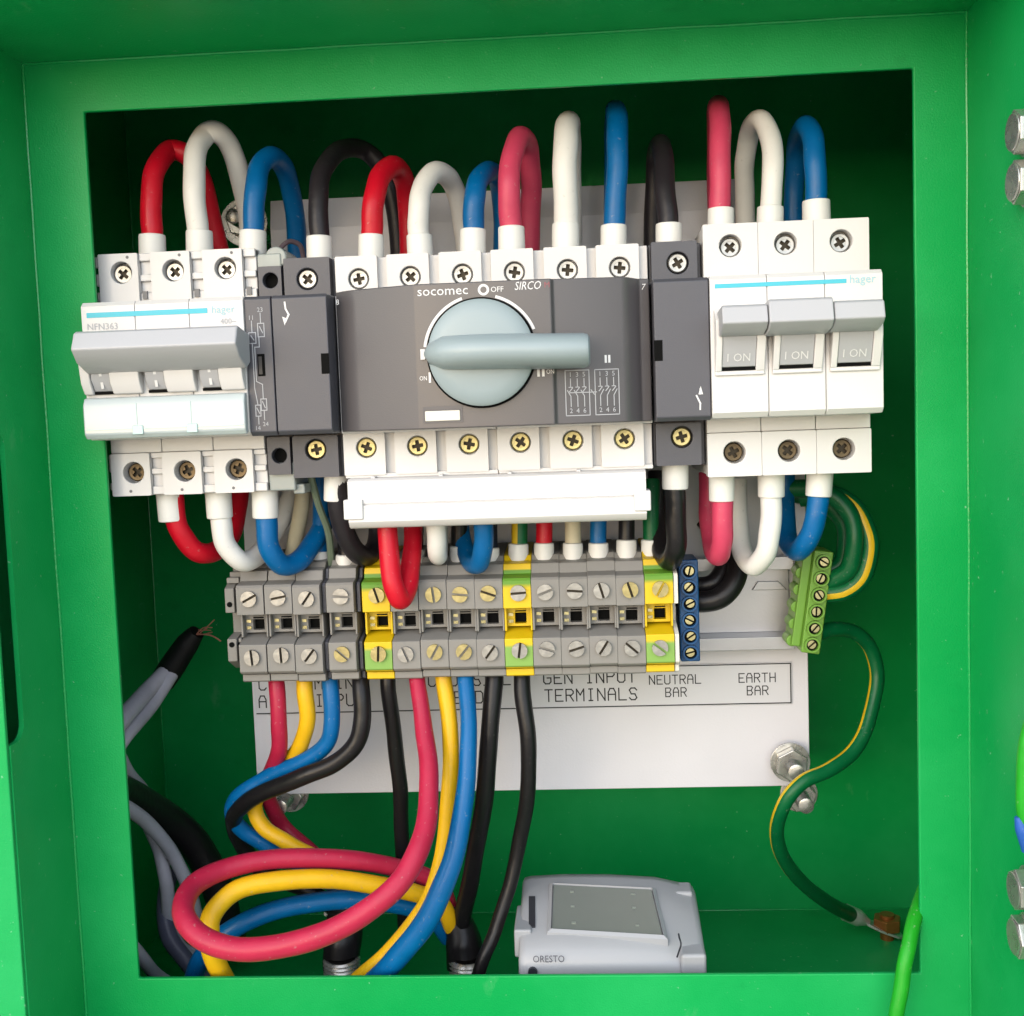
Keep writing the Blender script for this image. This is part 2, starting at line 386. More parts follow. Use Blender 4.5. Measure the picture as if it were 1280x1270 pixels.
b = MB().box(FL-44, FL-0.4, YF-1.6, YF-.05, FB-46, FT+44); part('front_flange', b, GREEN, cab, 0.4)
b = MB().box(FL-.4, FR+1.4, -63.6, -62.05, FT+.4, FT+44); part('front_flange', b, GREEN, cab, 0.4)
b = MB().box(FL-.4, FR+1.4, YF-1.6, YF-.05, FB-46, FB-.4); part('front_flange', b, GREEN, cab, 0.4)
b = MB().box(FR+.4, FR+44, -63.6, -62.05, FB-46, FT+44); part('front_flange', b, GREEN, cab, 0.4)
for x0, x1 in ((FL-45.5, FL-44), (FR+44, FR+45.5)):
    b = MB().box(x0, x1, YF if x0 < 0 else -62, IB, FB-46, FT+44); part('outer_side_panel', b, GREEN, cab)
# thin beads added along the folds and inner seams to draw a highlight line
def bead(p, q, r=0.55):
    pts = crom([Vector(p).lerp(Vector(q), i/24)+Vector((random.uniform(-.12, .12), 0, random.uniform(-.12, .12))) for i in range(25)], 2)
    part('highlight_bead', MB().tube(pts, r, 8), BEAD, cab)
bead((FL+.15, -.15, FB), (FL+.15, -.15, FT)); bead((FR-.15, -.15, FB), (FR-.15, -.15, FT)); bead((FL, -.15, FT-.15), (FR, -.15, FT-.15))
bead((IL+.1, IB-.1, IFL), (IL+.1, IB-.1, IT), .4); bead((IL, IB-.1, IFL+.1), (IR, IB-.1, IFL+.1), .35)
# hinge bolts on the right return
def hexprof(r, a0=0): return [(r*math.cos(math.radians(a0+60*k)), r*math.sin(math.radians(a0+60*k))) for k in range(6)]
for px, py in ((1272, 165), (1272, 228), (1272, 1112), (1272, 1171)):
    yy = -49.0; p = at(px, py, yy)
    b = MB(); a0 = random.uniform(0, 60)
    b.prism([(yy+u, p.z+v_) for u, v_ in hexprof(6.0, a0)], FR-4.2, FR-0.8, 'x')
    b.lathe([(4.9, -4.7), (5.2, -4.2)], (FR, yy, p.z), 'x', 24)
    hb = part('hinge_bolt', b, STEEL, cab, 0.35)
    part('washer', MB().lathe([(6.6, -0.9), (6.6, 0)], (FR, yy, p.z), 'x', 28), STEEL, hb)

# ================================================================== MOUNTING PLATE
PX0, PX1, PZ0, PZ1, PY = -107.7, 110.0, -104.8, 117.0, 72.0
plate = thing('mounting_plate', 'white painted steel mounting plate bolted to the cabinet back', 'panel', (0, PY, PZ0))
b = MB().prism([(PX0, PZ0), (PX1, PZ0), (PX1, 98), (93, 98), (93, PZ1), (-91, PZ1), (-91, 98), (PX0, 98)], PY, PY+1.6, 'y'); part('sheet', b, PLATE, plate, 0.4)
b = MB().prism([(PY+.1, PZ1-.2), (PY+2.5, 128), (PY+4, 128), (PY+1.7, PZ1-.2)], -91, 93, 'x'); part('top_flange', b, PLATE, plate, 0.3)
# engraved legend strip
LX0, LX1, LZ0, LZ1 = -106.5, 103.6, -72.2, -55.8
b = MB().box(LX0, LX1, PY-0.7, PY, LZ0, LZ1); lg = part('legend_strip', b, mat('legend laminate', (206, 206, 210), 0.4, var=0.03), plate, 0.15)
b = MB(); Yl = PY-0.76
lines(b, [((LX0+.5, LZ0+.5), (LX1-.5, LZ0+.5)), ((LX1-.5, LZ0+.5), (LX1-.5, LZ1-.5)), ((LX1-.5, LZ1-.5), (LX0+.5, LZ1-.5))], 0.45, Yl)
part('border_line', b, PRINTK, lg)
def legend(s, px, row, big=True, wd=0.5):
    b = MB(); h, pt = (4.6, 4.1) if big else (3.4, 2.95)
    z = ({0: -62.2, 1: -69.2} if big else {0: -63.3, 1: -68.3})[row]
    stroke_text(b, s, px, z, h, pt, Yl, wd); part('lettering', b, PRINTK, lg)
def lx(px): return at(px, 860, Yl).x
legend('C', lx(324), 0); legend('A', lx(323), 1); legend('MAINS', lx(394), 0); legend('INPUT', lx(394), 1)
for ch, px, r in (('C', 536, 0), ('J', 563, 0), ('S', 592, 0), ('I', 603, 0), ('L', 629, 0), ('E', 568, 1), ('D', 594, 1)): legend(ch, lx(px), r)
legend('GEN INPUT', lx(680), 0); legend('TERMINALS', lx(681), 1)
legend('NEUTRAL', lx(812), 0, False, 0.4); legend('BAR', lx(832), 1, False, 0.4); legend('EARTH', lx(924), 0, False, 0.4); legend('BAR', lx(934), 1, False, 0.4)
# rails
def din_rail(name, label, zc, x0, x1):
    t = thing(name, label, 'rail', (0, PY, zc)); e = 1.1; y0 = 60.0; y1 = PY-0.2
    p = [(y0, 17.5), (y0, 12.6), (y1-e, 12.6), (y1-e, -12.6), (y0, -12.6), (y0, -17.5), (y0+e, -17.5), (y0+e, -13.7), (y1, -13.7), (y1, 13.7), (y0+e, 13.7), (y0+e, 17.5)]
    part('profile', MB().prism([(y, z+zc) for y, z in p], x0, x1, 'x'), RAIL, t, 0.25); return t
din_rail('din_rail', 'upper metal mounting rail hidden behind the breakers and switch', 61, -134, 121)
r2 = din_rail('din_rail', 'lower metal mounting rail behind the terminal blocks', -31, -104, 103)
# punched tab on the lower rail
b = MB().prism([(at(945, 748, 60).x, -27.3), (at(990, 745, 60).x, -27.5), (at(978, 732, 60).x, -24.0), (at(952, 733, 60).x, -24.0)], 69.3, 70.9, 'y'); part('punched_tab', b, RAIL, r2, 0.3)
# studs, nuts and washers holding the plate
def thread(c, y0, y1, r=3.0):
    prof = []; y = y0
    prof.append((r*.7, y0))
    while y < y1: prof += [(r, y+.25), (r*.86, y+.75)]; y += 1.0
    prof.append((r*.86, y1)); return MB().lathe(prof, (c[0], 0, c[1]), 'y', 18)
def stud(name, label, px, py, ytip, ynut, ywall, wr=6.4, nr=5.6):
    p = at(px, py, ytip); c = (p.x, p.z)
    t = thing(name, label, 'stud', (c[0], ywall, c[1]))
    part('threaded_stud', thread(c, ytip, ywall), STEEL, t)
    a0 = random.uniform(0, 60)
    part('nut', MB().prism([(c[0]+u, c[1]+v) for u, v in hexprof(nr, a0)], ynut, ynut+4.6, 'y'), STEEL, t, 0.5)
    part('washer', MB().lathe([(wr, 0), (wr, 1.2)], (c[0], ynut+4.7, c[1]), 'y', 28), STEEL, t, 0.2)
stud('plate_stud', 'steel stud with nut and washer on the lower right corner of the white plate', 996, 966, 54, 62, PY-.3, 7.6, 6.4)
stud('plate_stud', 'steel stud with nut on the green back wall just below the plate\'s lower right corner', 1008, 1008, 66, 76, IB, 7.4, 6.3)
stud('plate_stud', 'steel stud with nut behind the black wire at the plate\'s lower left corner', 349, 1010, 62, 74, IB, 7.6, 6.2)
stud('plate_stud', 'steel stud with large washer behind the white wire at top left', 291, 270, 74, 84, IB, 9.5, 6.4)

# ================================================================== BREAKERS
def breaker(name, label, xl, kind):
    t = thing(name, label, 'circuit breaker', (xl+26.25, 60, 61))
    core = [(60, 20.6), (12, 20.6), (12, 38.6), (-7.4, 39.2), (-9, 40.8), (-9, 81.6), (-7.6, 82.9), (12, 84.4), (12, 100.4), (60, 100.4)]
    pb = MB().prism(core, 0.06, 17.44, 'x')
    xa, xb = (0.06, 17.44) if kind == 'R' else (0.06, 13.3)
    zc0, zc1 = 27.8, 94.0
    pb.holeplate(xa, xb, 83.9, 101.0 if kind == 'R' else 100.2, 7.0, 12.05, 8.75 if kind == 'R' else 7.6, zc1, 3.55)
    pb.holeplate(xa, xb, 20.0, 34.2, 7.0, 12.05, 8.75 if kind == 'R' else 7.6, zc0, 3.55)
    pb.box(0.06, 17.44, 7.7, 12.1, 34.3, 39.4)
    if kind == 'L':      # recessed channels with ribs between the poles
        for z0, z1 in ((97.6, 100.2), (91, 93.2), (84, 87.2), (20.2, 23), (27, 29), (32.4, 34.2)): pb.box(13.35, 17.44, 8.2, 12.05, z0, z1)
        pb.box(13.35, 17.44, 9.6, 12.05, 84, 100.0); pb.box(13.35, 17.44, 9.6, 12.05, 20.4, 34)
    pme = pb.mesh('pole_housing', WHITE)
    wv = MB().lathe([(3.5, 0), (3.5, 0.6)], (0, 0, 0), n=24).mesh('terminal_well', BLACK)
    for k in range(3):
        o = inst('pole_housing', pme, t, (xl+17.5*k, 0, 0))
        bv = o.modifiers.new('bevel', 'BEVEL'); bv.width = 0.35*MM; bv.segments = 2; bv.limit_method = 'ANGLE'; bv.angle_limit = math.radians(50); bv.harden_normals = True
        cx = xl+17.5*k+(8.75 if kind == 'R' else 8.3)
        if kind == 'L': cx = xl+17.5*k+7.6
        inst('terminal_screw', SCR, t, (cx+random.uniform(-.2, .2), 9.2, zc1-.3), (0, random.uniform(0, 1.5), 0))
        inst('terminal_screw', BRSC, t, (cx+random.uniform(-.2, .2), 10.2, zc0), (0, random.uniform(0, 1.5), 0))
        # drum of the lever between two side cheeks
        x0 = xl+17.5*k
        if kind == 'R':
            b = MB(); ck = [(-8.9, 53.2), (-10.2, 53.4), (-14.2, 62.5), (-14.2, 69.0), (-8.9, 73)]
            b.prism(ck, x0+1.1, x0+3.1, 'x'); b.prism(ck, x0+13.4, x0+16.2, 'x'); b.box(x0+1.1, x0+16.2, -10.0, -8.9, 52.2, 53.6)
            part('lever_cheek', b, WHITE, t, 0.4)
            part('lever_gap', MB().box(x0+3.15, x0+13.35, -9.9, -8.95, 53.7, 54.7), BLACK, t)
            dr = part('lever_drum', MB().prism([(-8.95, 54.75), (-10.4, 54.8), (-14.0, 63.5), (-14, 66), (-8.95, 66)], x0+3.15, x0+13.35, 'x'), TOGG, t, 0.2)
            lean = math.atan2(3.6, 8.7)
            for s_, xx in (('I', x0+4.4), ('ON', x0+6.4)):
                q = text(s_, 3.7, 0, 0, 0, PRINTW, dr, xs=.92)
                q.data.transform(Matrix.Translation(-(Vector((0, 0, 0))-ORG[dr])*MM))
                q.data.transform(Matrix.Translation((Vector((xx, -11.25, 56.4))-ORG[dr])*MM) @ Matrix.Rotation(lean, 4, 'X'))
        else:
            b = MB(); ck = [(-8.9, 53.4), (-10.6, 53.6), (-13.0, 57), (-14.2, 63), (-8.9, 70)]
            b.prism(ck, x0+9.6, x0+19.2 if k < 2 else x0+17.3, 'x')
            if k == 0: b.prism(ck, x0+.2, x0+3.3, 'x')
            part('lever_cheek', b, WHITE, t, 0.5)
            part('cheek_window', MB().box(x0+11.2, x0+13.0, -14.3, -13.0, 60.4, 62.0), TOGG, t)
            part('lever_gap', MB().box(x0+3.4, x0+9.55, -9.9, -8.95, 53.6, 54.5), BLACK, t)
            dr = part('lever_drum', MB().prism([(-8.95, 54.5), (-9.9, 54.6), (-12.4, 58), (-13.2, 63), (-8.95, 64)], x0+3.4, x0+9.5, 'x'), TOGG, t, 0.3)
            part('on_mark', MB().prism([(-11.3, 55.4), (-13.15, 60.9), (-13.0, 61), (-11, 55.4)], x0+6.2, x0+7.1, 'x'), PRINTW, dr)
    if kind == 'R':
        lv = [(-8.9, 64), (-15.0, 63.9), (-21.5, 65.4), (-24.0, 67.2), (-22.6, 72.0), (-21.4, 72.6), (-8.9, 71.5)]
        lv2 = [(-8.9, 63.8), (-15.0, 63.6), (-22, 65.0), (-24.8, 67.0), (-23.2, 73.2), (-22, 73.8), (-8.9, 73)]
        for k, (a, c, pf) in enumerate(((1.9, 15.4, lv), (15.6, 34.4, lv2), (34.7, 49.4, lv))):
            part('lever', MB().prism(pf, xl+a, xl+c, 'x'), TOGG, t, 0.5, seg=3)
        part('teal_stripe', MB().box(xl+1.6, xl+41.5, -9.12, -9.0, 79.0, 80.3), TEAL, t)
        text('hager', 3.6, xl+42.3, 78.9, -9.15, TEALP, t)
    else:
        lv = [(-8.9, 62), (-13.0, 60.0), (-20.6, 63.0), (-24.2, 67.2), (-21.6, 72.2), (-20.4, 72.8), (-8.9, 71.0)]
        part('lever', MB().prism(lv, xl+2.6, xl+54.0, 'x'), TOGG, t, 0.6, seg=3)
        part('teal_stripe', MB().box(xl+1.9, xl+41, -9.12, -9.0, 78.0, 79.6), TEAL, t)
        text('hager', 3.4, xl+42.3, 77.9, -9.15, TEALP, t)
        text('NFN363', 2.9, xl+1.8, 74.2, -9.15, PRINTG, t); text('C63', 2.7, xl+3.2, 71.2, -9.15, PRINTG, t); text('400~', 2.5, xl+45.0, 74.4, -9.15, PRINTG, t)
        # clear hinged label cover over the lower front
        b = MB().prism([(-9.1, 40.0), (-11.2, 39.4), (-12.6, 41.0), (-12.6, 50.0), (-11.4, 52.4), (-9.1, 52.8)], xl+0.2, xl+52.3, 'x')
        cv = part('label_cover', b, CLEAR, t, 0.5, label='clear plastic label cover')
        for k in (1, 2): part('cover_rib', MB().box(xl+17.5*k-.2, xl+17.5*k+.15, -12.75, -12.5, 43.4, 50.4), mat('pale teal clear edge', (176, 206, 206), 0.2), cv)
        part('cover_rib', MB().box(xl+1.2, xl+51.5, -12.75, -12.55, 42.3, 42.7), mat('pale teal clear edge', (176, 206, 206), 0.2), cv)
        for k in (1, 2): part('cover_catch', MB().box(xl+17.5*k-1.5, xl+17.5*k+2.0, -13.0, -12.55, 40.6, 43.4), mat('pale teal clear edge', (176, 206, 206), 0.2), cv, 0.2)
        for k in range(3):
            for z in (82.9+2.2,): part('moulded_mark', MB().box(xl+17.5*k+14.2, xl+17.5*k+15.8, 7.5, 8.5, z, z+2.6), mat('grey mark', (110, 110, 112)), t)
            part('phase_mark', MB().lathe([(.5, 0), (.5, .3)], (xl+17.5*k+10, 6.85, 98.9), n=12), mat('grey mark', (110, 110, 112)), t)
            part('phase_mark', MB().lathe([(.5, 0), (.5, .3)], (xl+17.5*k+6.4, 6.85, 21.6), n=12), mat('grey mark', (110, 110, 112)), t)
        b = MB()
        for z0, z1 in ((96, 99.6), (90, 94), (85, 88)): b.box(xl-1.6, xl+.05, 8.6, 14, z0, z1)
        for z0, z1 in ((22, 24.5), (28, 34)): b.box(xl-1.2, xl+.05, 8.6, 14, z0, z1)
        part('side_rib', b, WHITE, t, 0.3)
    return t
DSC = mat('shade darkened screw', (96, 84, 66), 0.4, 1.0, var=0.2, vscale=300)  # screw colour darkened to stand for shade in the lower wells
BRSC = cross_screw(3.1, 'terminal_screw', DSC)
brL = breaker('circuit_breaker', 'white three pole breaker with one wide grey lever and clear label cover', -132.2, 'L')
brR = breaker('circuit_breaker', 'white three pole breaker with three ON levers, at the far right', 66.2, 'R')
# translucent side plate joining left breaker and its auxiliary
FROST = mat('frosted clear plastic', (205, 214, 210), 0.25, var=0.03, trans=0.5)
b = MB(); b.box(-79.6, -71.5, 9.5, 30, 92.6, 98.5); b.lathe([(3.6, 0), (3.6, 18)], (-73.4, 10, 97.2), n=20)
part('coupling_tab', b, FROST, brL, 0.6, label='frosted clear coupling tab')
b = MB(); b.box(-79.4, -70.5, 9.5, 30, 20.0, 29.5); b.box(-72, -68, 12, 26, 18.6, 22); part('coupling_tab', b, FROST, brL, 0.6, label='frosted clear coupling tab')

# ================================================================== GREY MODULES
def grey_module(name, label, x0, x1, screw, notch_x=None, mark=None):
    t = thing(name, label, 'switch module', ((x0+x1)/2, 60, 61))
    core = [(60, 24), (12, 24), (12, 38.6), (-6.6, 38.7), (-8, 40), (-8, 81.8), (-6.8, 82.8), (12, 83.4), (12, 96), (60, 96)]
    xs = (x0+x1)/2+(0.6 if mark == 'R' else -0.4)
    b = MB().prism(core, x0+.1, x1-.1, 'x')
    for z0, z1, zc in ((82.9, 96.2, 89.3), (24.2, 38.0, 33.4)):
        b.holeplate(x0+.8, x1-1.8, z0, z1, 7.0, 12.1, xs, zc, 3.5)
    part('housing', b, GREY, t, 0.35)
    for zc, me, y in ((89.3, screw[0], 7.6), (33.4, screw[1], 8.2)): inst('terminal_screw', me, t, (xs, y, zc), (0, random.uniform(0, 1.5), 0))
    if notch_x is not None: part('latch_notch', MB().box(notch_x-1.25, notch_x+1.25, -8.12, -6.0, 57.6, 64.0), BLACK, t)
    return t
BRS2 = SCRB
gmL = grey_module('neutral_pole_module', 'dark grey single pole module between left breaker and rotary switch', -71.0, -53.2, (SCR, SCRB), -54.6)
gmR = grey_module('neutral_pole_module', 'dark grey single pole module between rotary switch and right breaker', 48.9, 66.1, (SCR, SCRB), 50.2, 'R')
def zig(mb, x, z, s, up=1): # little switch symbol
    lines(mb, [((x, z), (x+.3*s, z+1.6*s*up)), ((x+.3*s, z+1.6*s*up), (x-.6*s, z+3.2*s*up)), ((x-.6*s, z+3.2*s*up), (x-1.1*s, z+4.1*s*up))], 0.5, -8.08)
b = MB(); lines(b, [((-66.6, 80.4), (-66.4, 78.4)), ((-66.4, 78.4), (-65.5, 76.6)), ((-65.5, 76.6), (-66.6, 74.4))], 0.55, -8.1)
b.add([(-67.6, -8.14, 76.0), (-66.2, -8.14, 75.4), (-66.9, -8.14, 73.2)], [(0, 1, 2)]); part('printed_symbol', b, PRINTW, gmL)
b = MB(); lines(b, [((62.6, 42.2), (62.7, 44.0)), ((62.7, 44.0), (61.6, 46.4)), ((62.7, 47.0), (62.8, 48.4))], 0.5, -8.1)
b.add([(62.2, -8.14, 46.8), (63.6, -8.14, 46.8), (62.9, -8.14, 49.4)], [(0, 1, 2)]); part('printed_symbol', b, PRINTW, gmR)
# narrow auxiliary contact with the printed diagram
ax = thing('auxiliary_contact', 'narrow dark grey auxiliary module with white printed wiring diagram', 'contact module', (-75.4, 60, 61))
core = [(60, 26), (12, 26), (12, 38.6), (-6.6, 38.7), (-8, 40), (-8, 81.8), (-6.8, 82.8), (12, 83.4), (12, 94), (60, 94)]
b = MB().prism(core, -79.7, -71.2, 'x')
for z0, z1, zc in ((82.9, 94.0, 89.4), (25.5, 38, 31.8)): b.holeplate(-78.8, -71.2, z0, z1, 7.4, 12.1, -74.9, zc, 2.5)
part('housing', b, GREY, ax, 0.3)
for zc in (89.4, 31.8): part('screw_well', MB().lathe([(2.48, 0), (2.48, .6)], (-74.9, 10.6, zc), n=20), BLACK, ax)
part('indicator_window', MB().box(-76.3, -73.9, -8.1, -6, 57.6, 64.6), BLACK, ax)
part('indicator_slider', MB().box(-75.9, -74.8, -8.3, -8.05, 58.2, 63.8), mat('charcoal slider', (44, 42, 44)), ax)
b = MB(); Yd = -8.1
L = [((-77.6, 54), (-77.6, 68)), ((-76.9, 66.8), (-76.9, 56)), ((-77.6, 68), (-78.6, 68)), ((-78.6, 68), (-78.6, 71.4)), ((-78.6, 71.4), (-76.4, 71.4)), ((-76.4, 71.4), (-76.4, 68)), ((-76.4, 68), (-77.6, 68)),
     ((-76.9, 66.8), (-75.4, 66.8)), ((-75.4, 66.8), (-75.4, 70)), ((-75.4, 70), (-73.6, 70)), ((-73.6, 70), (-73.6, 74.2)), ((-73.6, 74.2), (-75.6, 74.2)), ((-75.6, 74.2), (-75.6, 70)), ((-74.6, 74.2), (-74.6, 77.4)), ((-77.5, 71.4), (-77.5, 75)),
     ((-76.9, 56), (-75.0, 55)), ((-75.0, 55), (-75.0, 50.4)), ((-77.6, 54), (-76.8, 48.5)), ((-75.8, 50.4), (-74.0, 50.4)), ((-74.0, 50.4), (-74.0, 46.8)), ((-74.0, 46.8), (-75.8, 46.8)), ((-75.8, 46.8), (-75.8, 50.4)),
     ((-77.6, 48.5), (-76, 48.5)), ((-77.6, 48.5), (-77.6, 45)), ((-77.6, 45), (-76, 45)), ((-76, 45), (-76, 48.5)), ((-76.8, 45), (-76.8, 42.5)), ((-74.9, 46.8), (-74.9, 43.8)),
     ((-77.9, 70.4), (-77.0, 69.0)), ((-75.0, 73.2), (-74.1, 71.2)), ((-77.2, 47.6), (-76.4, 45.9)), ((-75.3, 49.6), (-74.5, 47.6))]
lines(b, L, 0.28, Yd); part('printed_diagram', b, PRINTG, ax)
text('11', 2.0, -78.6, 75.4, -8.1, PRINTG, ax); text('23', 2.0, -75.6, 77.8, -8.1, PRINTG, ax); text('14', 1.9, -78.2, 40.6, -8.1, PRINTG, ax); text('24', 1.9, -75.6, 41.8, -8.1, PRINTG, ax)

# ================================================================== ROTARY CHANGEOVER SWITCH
sw = thing('changeover_switch', 'grey rotary changeover switch with pale blue handle and six white terminals above and below', 'switch', (-2, 60, 61))
for x0, x1, scs in ((-53.0, -2.15, (-45.5, -28.5, -11.4)), (-1.95, 48.6, (5.5, 22.7, 39.5))):
    b = MB(); b.prism([(60, 25.5), (12, 25.5), (12, 38), (4, 38.4), (4, 83), (12, 84), (12, 95.4), (60, 95.4)], x0, x1, 'x')
    for cx in scs:
        b.holeplate(cx-7.6, cx+6.2, 83, 96.0, 6.8, 12.1, cx, 88.6, 3.4)
        b.holeplate(cx-7.6, cx+6.2, 24.4, 38.4, 6.8, 12.1, cx, 33.5, 3.4)
    b.box(x0, x1, 9.4, 12.05, 83.2, 95.6); b.box(x0, x1, 9.4, 12.05, 24.0, 38.2); b.box(x0, x1, 7.4, 12, 23.4, 24.9)
    part('terminal_housing', b, WHITE, sw, 0.35)
    for cx in scs:
        inst('terminal_screw', SCR, sw, (cx, 7.5, 88.6), (0, random.uniform(0, 1.5), 0)); inst('terminal_screw', SCRB, sw, (cx, 7.4, 33.5), (0, random.uniform(0, 1.5), 0))
# faceted grey front cover
def edge(z0, z1, pr):
    return [(x, y, z0) for x, y in pr], [(x, y, z1) for x, y in pr]
pr = [(-52.6, 3.9), (-52.0, 1.0), (-48.2, -2.4), (-44.6, -4.6), (-25.4, -11.7), (-24.6, -12.0), (17.4, -12.0), (18.2, -10.6), (39.0, -8.6), (41.4, -7.0), (45.0, -1.4), (48.2, -0.6), (48.4, 3.9)]
b = MB().prism([(x, y) for x, y in pr], 39.0, 83.9, 'z'); cov = part('front_cover', b, GREYC, sw, 0.45)
YC = -12.06
cx, cz, RR = -4.6, 62.0, 16.4
# printed arcs
b = MB()
def ring_arc(mb, r0, r1, a0, a1, y, n=24):
    vs = []; fs = []
    for k in range(n+1):
        a = math.radians(a0+(a1-a0)*k/n)
        vs += [(cx+r0*math.cos(a), y, cz+r0*math.sin(a)), (cx+r1*math.cos(a), y, cz+r1*math.sin(a))]
    for k in range(n): fs.append((2*k, 2*k+1, 2*k+3, 2*k+2))
    mb.add(vs, fs)
ring_arc(b, RR+.9, RR+1.8, 108, 172, YC); ring_arc(b, RR+.9, RR+1.8, 22, 74, YC); part('printed_arc', b, PRINTW, cov)
part('handle_seat', MB().lathe([(RR+.7, 0), (RR+.7, .35)], (cx, YC-.3, cz), n=64), BLACK, cov)
text('socomec', 4.1, -24.0, 80.2, YC, PRINTW, cov, xs=1.08)
b = MB(); 
def ring(mb, x, z, r0, r1, y, n=24):
    vs = []; fs = []
    for k in range(n): a = 2*math.pi*k/n; vs += [(x+r0*math.cos(a), y, z+r0*math.sin(a)), (x+r1*math.cos(a), y, z+r1*math.sin(a))]
    for k in range(n): fs.append((2*k, 2*k+1, (2*k+3) % (2*n), (2*k+2) % (2*n)))
    mb.add(vs, fs)
ring(b, -3.3, 81.3, 1.0, 1.75, YC)
def rect(mb, x0, x1, z0, z1, y): mb.add([(x0, y, z0), (x1, y, z0), (x1, y, z1), (x0, y, z1)], [(0, 1, 2, 3)])
rect(b, -21.4, -20.7, 53.4, 56.6, YC); rect(b, 12.4, 13.2, 54.0, 57.6, YC); rect(b, 13.9, 14.7, 54.0, 57.6, YC)
part('position_mark', b, PRINTW, cov)
text('OFF', 2.3, -1.1, 80.5, YC, PRINTW, cov); text('SIRCO', 3.6, 6.2, 80.8, YC, PRINTW, cov, shear=0.25, xs=.8); text('ON', 1.9, -24.3, 54.2, YC, PRINTW, cov, xs=.8); text('ON', 2.0, 15.2, 54.8, YC, PRINTW, cov, xs=.8)
text('M', 2.4, 15.4, 81.2, YC, mat('dark red print', (150, 70, 80)), cov)
text('8', 2.4, -51.6, 79.6, -2.2, PRINTW, cov); text('7', 2.6, 45.6, 80.4, -1.4, PRINTW, cov, shear=.2)
part('paper_window', MB().box(-23.0, -12.0, -12.5, -11, 41.4, 44.6), CREAM, cov, 0.3)
b = MB().frame(-23.6, -11.2, 40.8, 46.0, -23.05, -11.95, 41.35, 44.7, -12.15, -11); part('window_bezel', b, GREYC, cov)
# printed contact diagram on the sloping right facet
def yf(x): return -10.6+(x-18.2)*(2.0/20.8)-0.07
def flines(segs, wd):
    m_ = MB(); lines(m_, segs, wd, 0); m_.v = [(x, yf(x), z) for x, y, z in m_.v]; return m_
segs = []
for x0 in (21.0, 30.2):
    x1 = x0+7.4; segs += [((x0, 41.6), (x1, 41.6)), ((x1, 41.6), (x1, 55.6)), ((x1, 55.6), (x0, 55.6)), ((x0, 55.6), (x0, 41.6))]
    for k in range(3):
        xx = x0+1.6+k*2.1; s_ = -1 if x0 < 25 else 1
        segs += [((xx, 53.0), (xx, 50.4)), ((xx+s_*1.0, 49.4), (xx, 47.6)), ((xx, 47.6), (xx, 44.4)), ((xx-.5, 50.4), (xx+.5, 50.4)), ((xx-.4, 49.0), (xx+.6, 50.2))]
segs += [((22.4, 48.7), (30.6, 48.7)), ((28.9, 49.4), (29.9, 48.0))]
part('printed_diagram', flines(segs, 0.26), PRINTG, cov)
for x0 in (21.0, 30.2):
    for k, (a, c) in enumerate((('1', '2'), ('3', '4'), ('5', '6'))):
        xx = x0+1.6+k*2.1; text(a, 2.1, xx, 53.6, yf(xx)-.12, PRINTG, cov, 'CENTER'); text(c, 2.1, xx, 42.4, yf(xx)-.12, PRINTG, cov, 'CENTER')
b = MB()
for x in (33.4, 34.5): b.add([(x, yf(x), 57.6), (x+.7, yf(x+.7), 57.6), (x+.7, yf(x+.7), 60.0), (x, yf(x), 60.0)], [(0, 1, 2, 3)])
part('position_mark', b, PRINTW, cov)
# handle: round skirt, domed, with a long grip bar
hd = part('handle', MB().lathe([(RR*.3, -4.3), (RR*.72, -4.0), (RR*.93, -3.2), (RR, -2.1), (RR, 0)], (cx, -12.4, cz), n=64), HANDLE, sw, label='pale blue grey round handle with long grip')
gx0, gx1 = -21.6, 28.4
secs = []
def gsec(x, zc, hw, y0, y1): # rounded grip section
    out = []
    for k in range(13):
        a = math.pi*k/12; out.append((x, y0-(y0-y1)*math.sin(a)**0.75, zc+hw*math.cos(a)))
    return out
gp = [(-22.2, 62.2, .7, -14.2, -15.2), (-20.6, 62.2, 3.2, -14.0, -18.2), (-16, 62.2, 5.2, -14, -22.6), (-10, 62.1, 5.4, -14, -25), (0, 62.0, 5.5, -14, -26), (14, 61.6, 5.4, -14.0, -26), (27.0, 61.3, 5.3, -14.4, -25.6), (28.3, 61.3, 4.9, -14.8, -25.0), (28.8, 61.3, 4.0, -15.4, -24)]
vs = []; fs = []
for g in gp: vs += gsec(*g)
for i in range(len(gp)-1):
    for k in range(12): fs.append((i*13+k, i*13+k+1, (i+1)*13+k+1, (i+1)*13+k))
    fs.append((i*13, (i+1)*13, (i+1)*13+12, i*13+12))
fs.append(tuple(range(13))); fs.append(tuple((len(gp)-1)*13+k for k in range(12, -1, -1)))
part('grip', MB().add(vs, fs), HANDLE, hd)
part('pointer_mark', MB().box(-23.6, -22.2, -12.6, -12.0, 60.6, 63.8), PRINTW, hd)
# ================================================================== BRIDGING COVER
sh = thing('terminal_shroud', 'long white plastic cover strip below the rotary switch terminals', 'cover', (-3, 12, 7))
b = MB(); b.prism([(24, 23.4), (3.2, 23.4), (2.0, 22.6), (1.6, 15.3), (2.0, 15.1), (2.0, 14.9), (1.4, 14.7), (1.2, 9.4), (2.6, 7.6), (4.2, 7.0), (24, 7.0)], -51.4, 45.8, 'x'); part('channel', b, WHITE, sh, 0.35)
for x0, x1 in ((-52.8, -46.4), (41.8, 47.2)): part('end_clip', MB().box(x0, x1, 0.4, 10, 10.2, 16.8), WHITE, sh, 0.5)
for k in range(4): part('moulding_pip', MB().box(-44+k*22.5, -42.6+k*22.5, 4, 8, 23.3, 24.0), WHITE, sh, 0.2)

